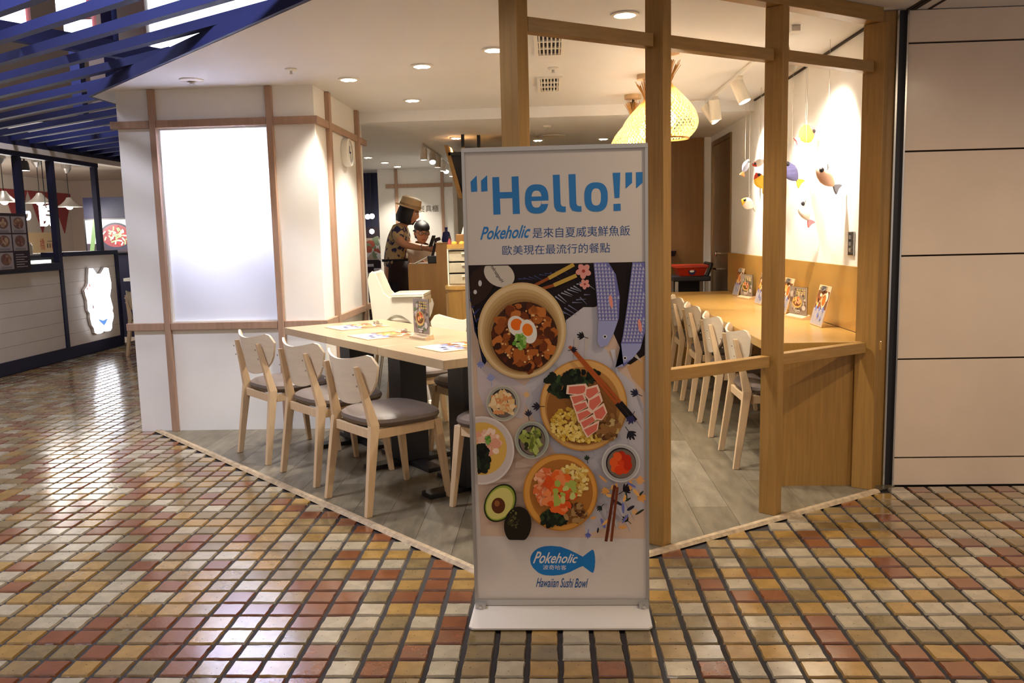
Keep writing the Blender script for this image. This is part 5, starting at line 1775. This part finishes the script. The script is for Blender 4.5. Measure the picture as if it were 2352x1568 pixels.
for i, (y, lab) in enumerate(((10.2, 'black can spot inside the food stall'), (9.6, 'black can spot at the left edge of the stall'))):
    t = thing('can_spot', lab, 'spotlight', (-6.4, y, 2.361), 0, 'stall can spots')
    MB().lathe([(.035, -.02), (.05, -.05), (.055, -.14)], 18, cap=False).lathe([(.001, -.02), (.035, -.02)], 18, cap=False).build('can', 'black', t, smooth=True)
    MB().tube([(0, 0, 0), (0, 0, -.02)], .012, 6).build('stem', 'black', t)
    MB().lathe([(.001, -.138), (.052, -.138)], 18, cap=False).build('lens', 'lampwhite', t)
for i in range(5):
    yc = 11.25 + i * .6
    tag(MB().prism([(yc - .29, 2.15), (yc, 1.5), (yc + .29, 2.15)], -7.998, -7.985, 0, YZ).build('wall_pennant', 'redpaint'), 'red triangular pennant on the stall wall, %s from the left' % ['first', 'second', 'third', 'fourth', 'fifth'][i], 'decoration', 'red pennants')
ws = thing('wall_banner', 'beige banner with red and grey lettering inside the stall', 'banner', (-7.9, 12.9, 1.34))
MB().box((-.01, -.75, -.17), (.0, .45, .17)).build('cloth', cm('beige_cloth', 226, 196, 150), ws)
pr = Print(lambda x, y, z: (.0006 + z, x, y), .0004)
fit_text(pr, '橋', ((-.1, .08), (.02, .08), (.02, -.1), (-.1, -.1)), (190, 70, 60))
for j in range(4):
    pr.line((.09 + j * .065, .0), (.09 + j * .065, -.07), .03, ((120, 106, 96), (170, 90, 80))[j > 1])
pr.line((.09, .035), (.32, .035), .014, (150, 130, 110))
pr.ell(.40, .01, .04, .06, (196, 190, 190))
pr.build('lettering', ws)
for body, y0, y1, z0, z1, lab in (('院', 10.083, 10.368, 1.544, 1.803, 'glowing white character sign with many strokes'), ('つ', 9.773, 9.873, 1.612, 1.722, 'glowing white curved character sign')):
    v, f = text_mesh(body, 0, .008)
    a0, a1 = min(p[0] for p in v), max(p[0] for p in v)
    b0, b1 = min(p[1] for p in v), max(p[1] for p in v)
    mbx = MB()
    mbx.add([(-6.2, y0 + (p[0] - a0) / (a1 - a0) * (y1 - y0), z0 + (p[1] - b0) / (b1 - b0) * (z1 - z0)) for p in v], f)
    t = thing('lit_character', lab, 'sign', (0, 0, 0), 0, 'lit characters')
    mbx.build('lit_face', 'neon', t).modifiers.new('thick', 'SOLIDIFY').thickness = .03
    MB().tube([(-6.2, (y0 + y1) / 2, z1), (-6.2, (y0 + y1) / 2, 2.361)], .006, 6).build('hanger', 'black', t)
sh = thing('display_shelf', 'lit glass display shelf inside the stall window', 'display', (-6.3, 9.7, .9))
MB().box((-.2, -.55, .0), (.2, .5, .30)).build('cabinet', 'dark', sh)
MB().box((.201, -.35, .2), (.215, .35, .24)).build('lit_strip', 'shelfglow', sh)
MB().box((-.2, -.55, .301), (.2, .5, .32)).build('glass_top', 'alu', sh)
for i, (y, lab) in enumerate(((9.42, 'first jar on the display shelf'), (9.60, 'second jar on the display shelf'), (9.78, 'third jar on the display shelf'))):
    t = thing('jar', lab, 'jar', (-6.2, y, 1.2205), 0, 'display jars')
    MB().lathe([(.06, 0), (.062, .09), (.05, .11)], 16).build('body', frost, t, smooth=True)
    MB().lathe([(.052, .111), (.052, .13)], 16).build('lid', 'chrome', t)

# screen beyond the stall
tvs = thing('wall_screen', 'bright screen showing a bowl of food beyond the stall', 'screen', (-5.83, 11.465, 1.42))
MB().box((-.60, 0, -.24), (.62, .05, .24)).build('case', 'black', tvs)
pr = Print(lambda x, y, z: (x, -.001 - z, y), .0006)
pr.poly([(-.58, -.22), (.60, -.22), (.60, .22), (-.58, .22)], (214, 224, 218))
pr.poly([(-.58, -.22), (.60, -.22), (.60, -.14), (-.58, -.10)], (60, 44, 54))
pr.ell(-.16, -.01, .235, .19, (50, 48, 66))
pr.ell(-.16, .0, .205, .155, (150, 60, 66))
rt = random.Random(4)
for i in range(46):
    a, d_ = rt.uniform(0, 6.28), math.sqrt(rt.random())
    x, y = -.16 + .17 * d_ * math.cos(a), .0 + .12 * d_ * math.sin(a)
    b = rt.uniform(0, 6.28)
    pr.line((x, y), (x + .07 * math.cos(b), y + .05 * math.sin(b)), .02, rt.choice([(236, 226, 190), (220, 206, 160), (160, 200, 130), (236, 226, 190), (190, 60, 60)]))
pr.line((-.5, -.2), (-.42, .22), .06, (120, 150, 90))
pr.build('picture', tvs, 'screen')

# far hall behind everything
struct('wall_back', MB().box((-8.0, 15.6, 0), (-2.0, 15.7, 3.2)), 'stallnavy', 'dark blue far wall of the hall')
struct('ceiling', MB().box((-5.4, 11.9, 2.62), (-2.0, 15.6, 2.7)), 'stallnavy', 'dark ceiling of the far hall')
struct('wall_back', MB().box((-6.45, 11.52, 0), (-4.4, 11.58, 1.95)), 'stallnavy', 'dark blue partition carrying the bright screen')
struct('wall_back', MB().box((-5.52, 12.6, 1.9), (-3.4, 12.7, 2.30)), 'beigewall', 'beige bulkhead beyond the stall')
fpz = thing('food_poster', 'red and white food poster in the far hall', 'poster', (-3.2, 15.579, 1.0))
MB().box((-.35, 0, -.65), (.35, .02, .5)).build('panel', 'apron', fpz)
pr = Print(lambda x, y, z: (x, -.001 - z, y), .0005)
pr.poly([(-.33, -.1), (.33, -.1), (.33, .3), (-.33, .3)], (170, 150, 130))
pr.blobs(0, .1, .28, .18, 60, .03, .08, [(190, 180, 166), (160, 80, 60), (200, 196, 190), (120, 130, 100)], rt)
for i in range(5):
    pr.line((-.25 + (i % 2) * .15, -.2 - i * .08), (-.1 + (i % 2) * .15, -.2 - i * .08), .05, (200, 190, 196))
pr.build('picture', fpz)
for i, (x, z, lab) in enumerate(((-3.26, 2.12, 'upper'), (-3.14, 1.68, 'middle right'), (-3.27, 1.68, 'middle left'), (-3.26, 1.42, 'lower left'))):
    t = thing('far_lamp', 'tiny %s lamp globe in the far hall' % lab, 'lamp', (x, 14.6 + .25 * i, z), 0, 'far hall lamps')
    MB().sphere((0, 0, 0), .045, 12).build('globe', 'lampwhite', t, smooth=True)
    MB().tube([(0, 0, .04), (0, 0, 2.619 - z)], .006, 5).build('stem', 'black', t)
for i, (x, y, z) in enumerate(((-5.0, 12.3, 2.45), (-4.75, 12.0, 2.35))):
    pass
o = copy_tree(ch)
place(o, (-4.72, 9.75, 0), R(-100), 'light wooden chair between the cat sign and the white wall block', 'chairs beyond the stall')
ft = thing('side_table', 'white topped table beyond the food stall', 'table', (-5.17, 11.15, 0))
MB().box((-.45, -.3, .82), (.45, .3, .86)).build('tabletop', 'plastic', ft)
MB().box((-.04, -.04, .02), (.04, .04, .819)).build('pedestal', 'stallnavy', ft)
MB().box((-.25, -.2, 0), (.25, .2, .0199)).build('base', 'stallnavy', ft)

# added unseen lamps above the louvres, cool fill for the left wall and floor
for i, (x, y, lab) in enumerate(((-1.2, 1.6, 'added unseen fill lamp above the louvres, nearest'), (-2.6, 2.9, 'added unseen fill lamp above the louvres, second'), (-4.0, 5.2, 'added unseen fill lamp above the louvres, third'), (-4.9, 7.8, 'added unseen fill lamp above the louvres, farthest'))):
    downlight(lab, x, y, 4.199, (24, 640, 330, 230)[i], .07, (1.0, .86, .74) if i == 0 else (.80, .83, 1.0), 'added walkway lamps', 120, .35)
for x, y, lab in ((1.3, 2.4, 'added unseen ceiling lamp before the stone wall'), (2.6, 2.2, 'added unseen ceiling lamp at the far right')):
    downlight(lab, x, y, CEIL, 34, .05, (1.0, .80, .56), 'added walkway lamps', 174)  # added out of view to throw warm light on the stone wall
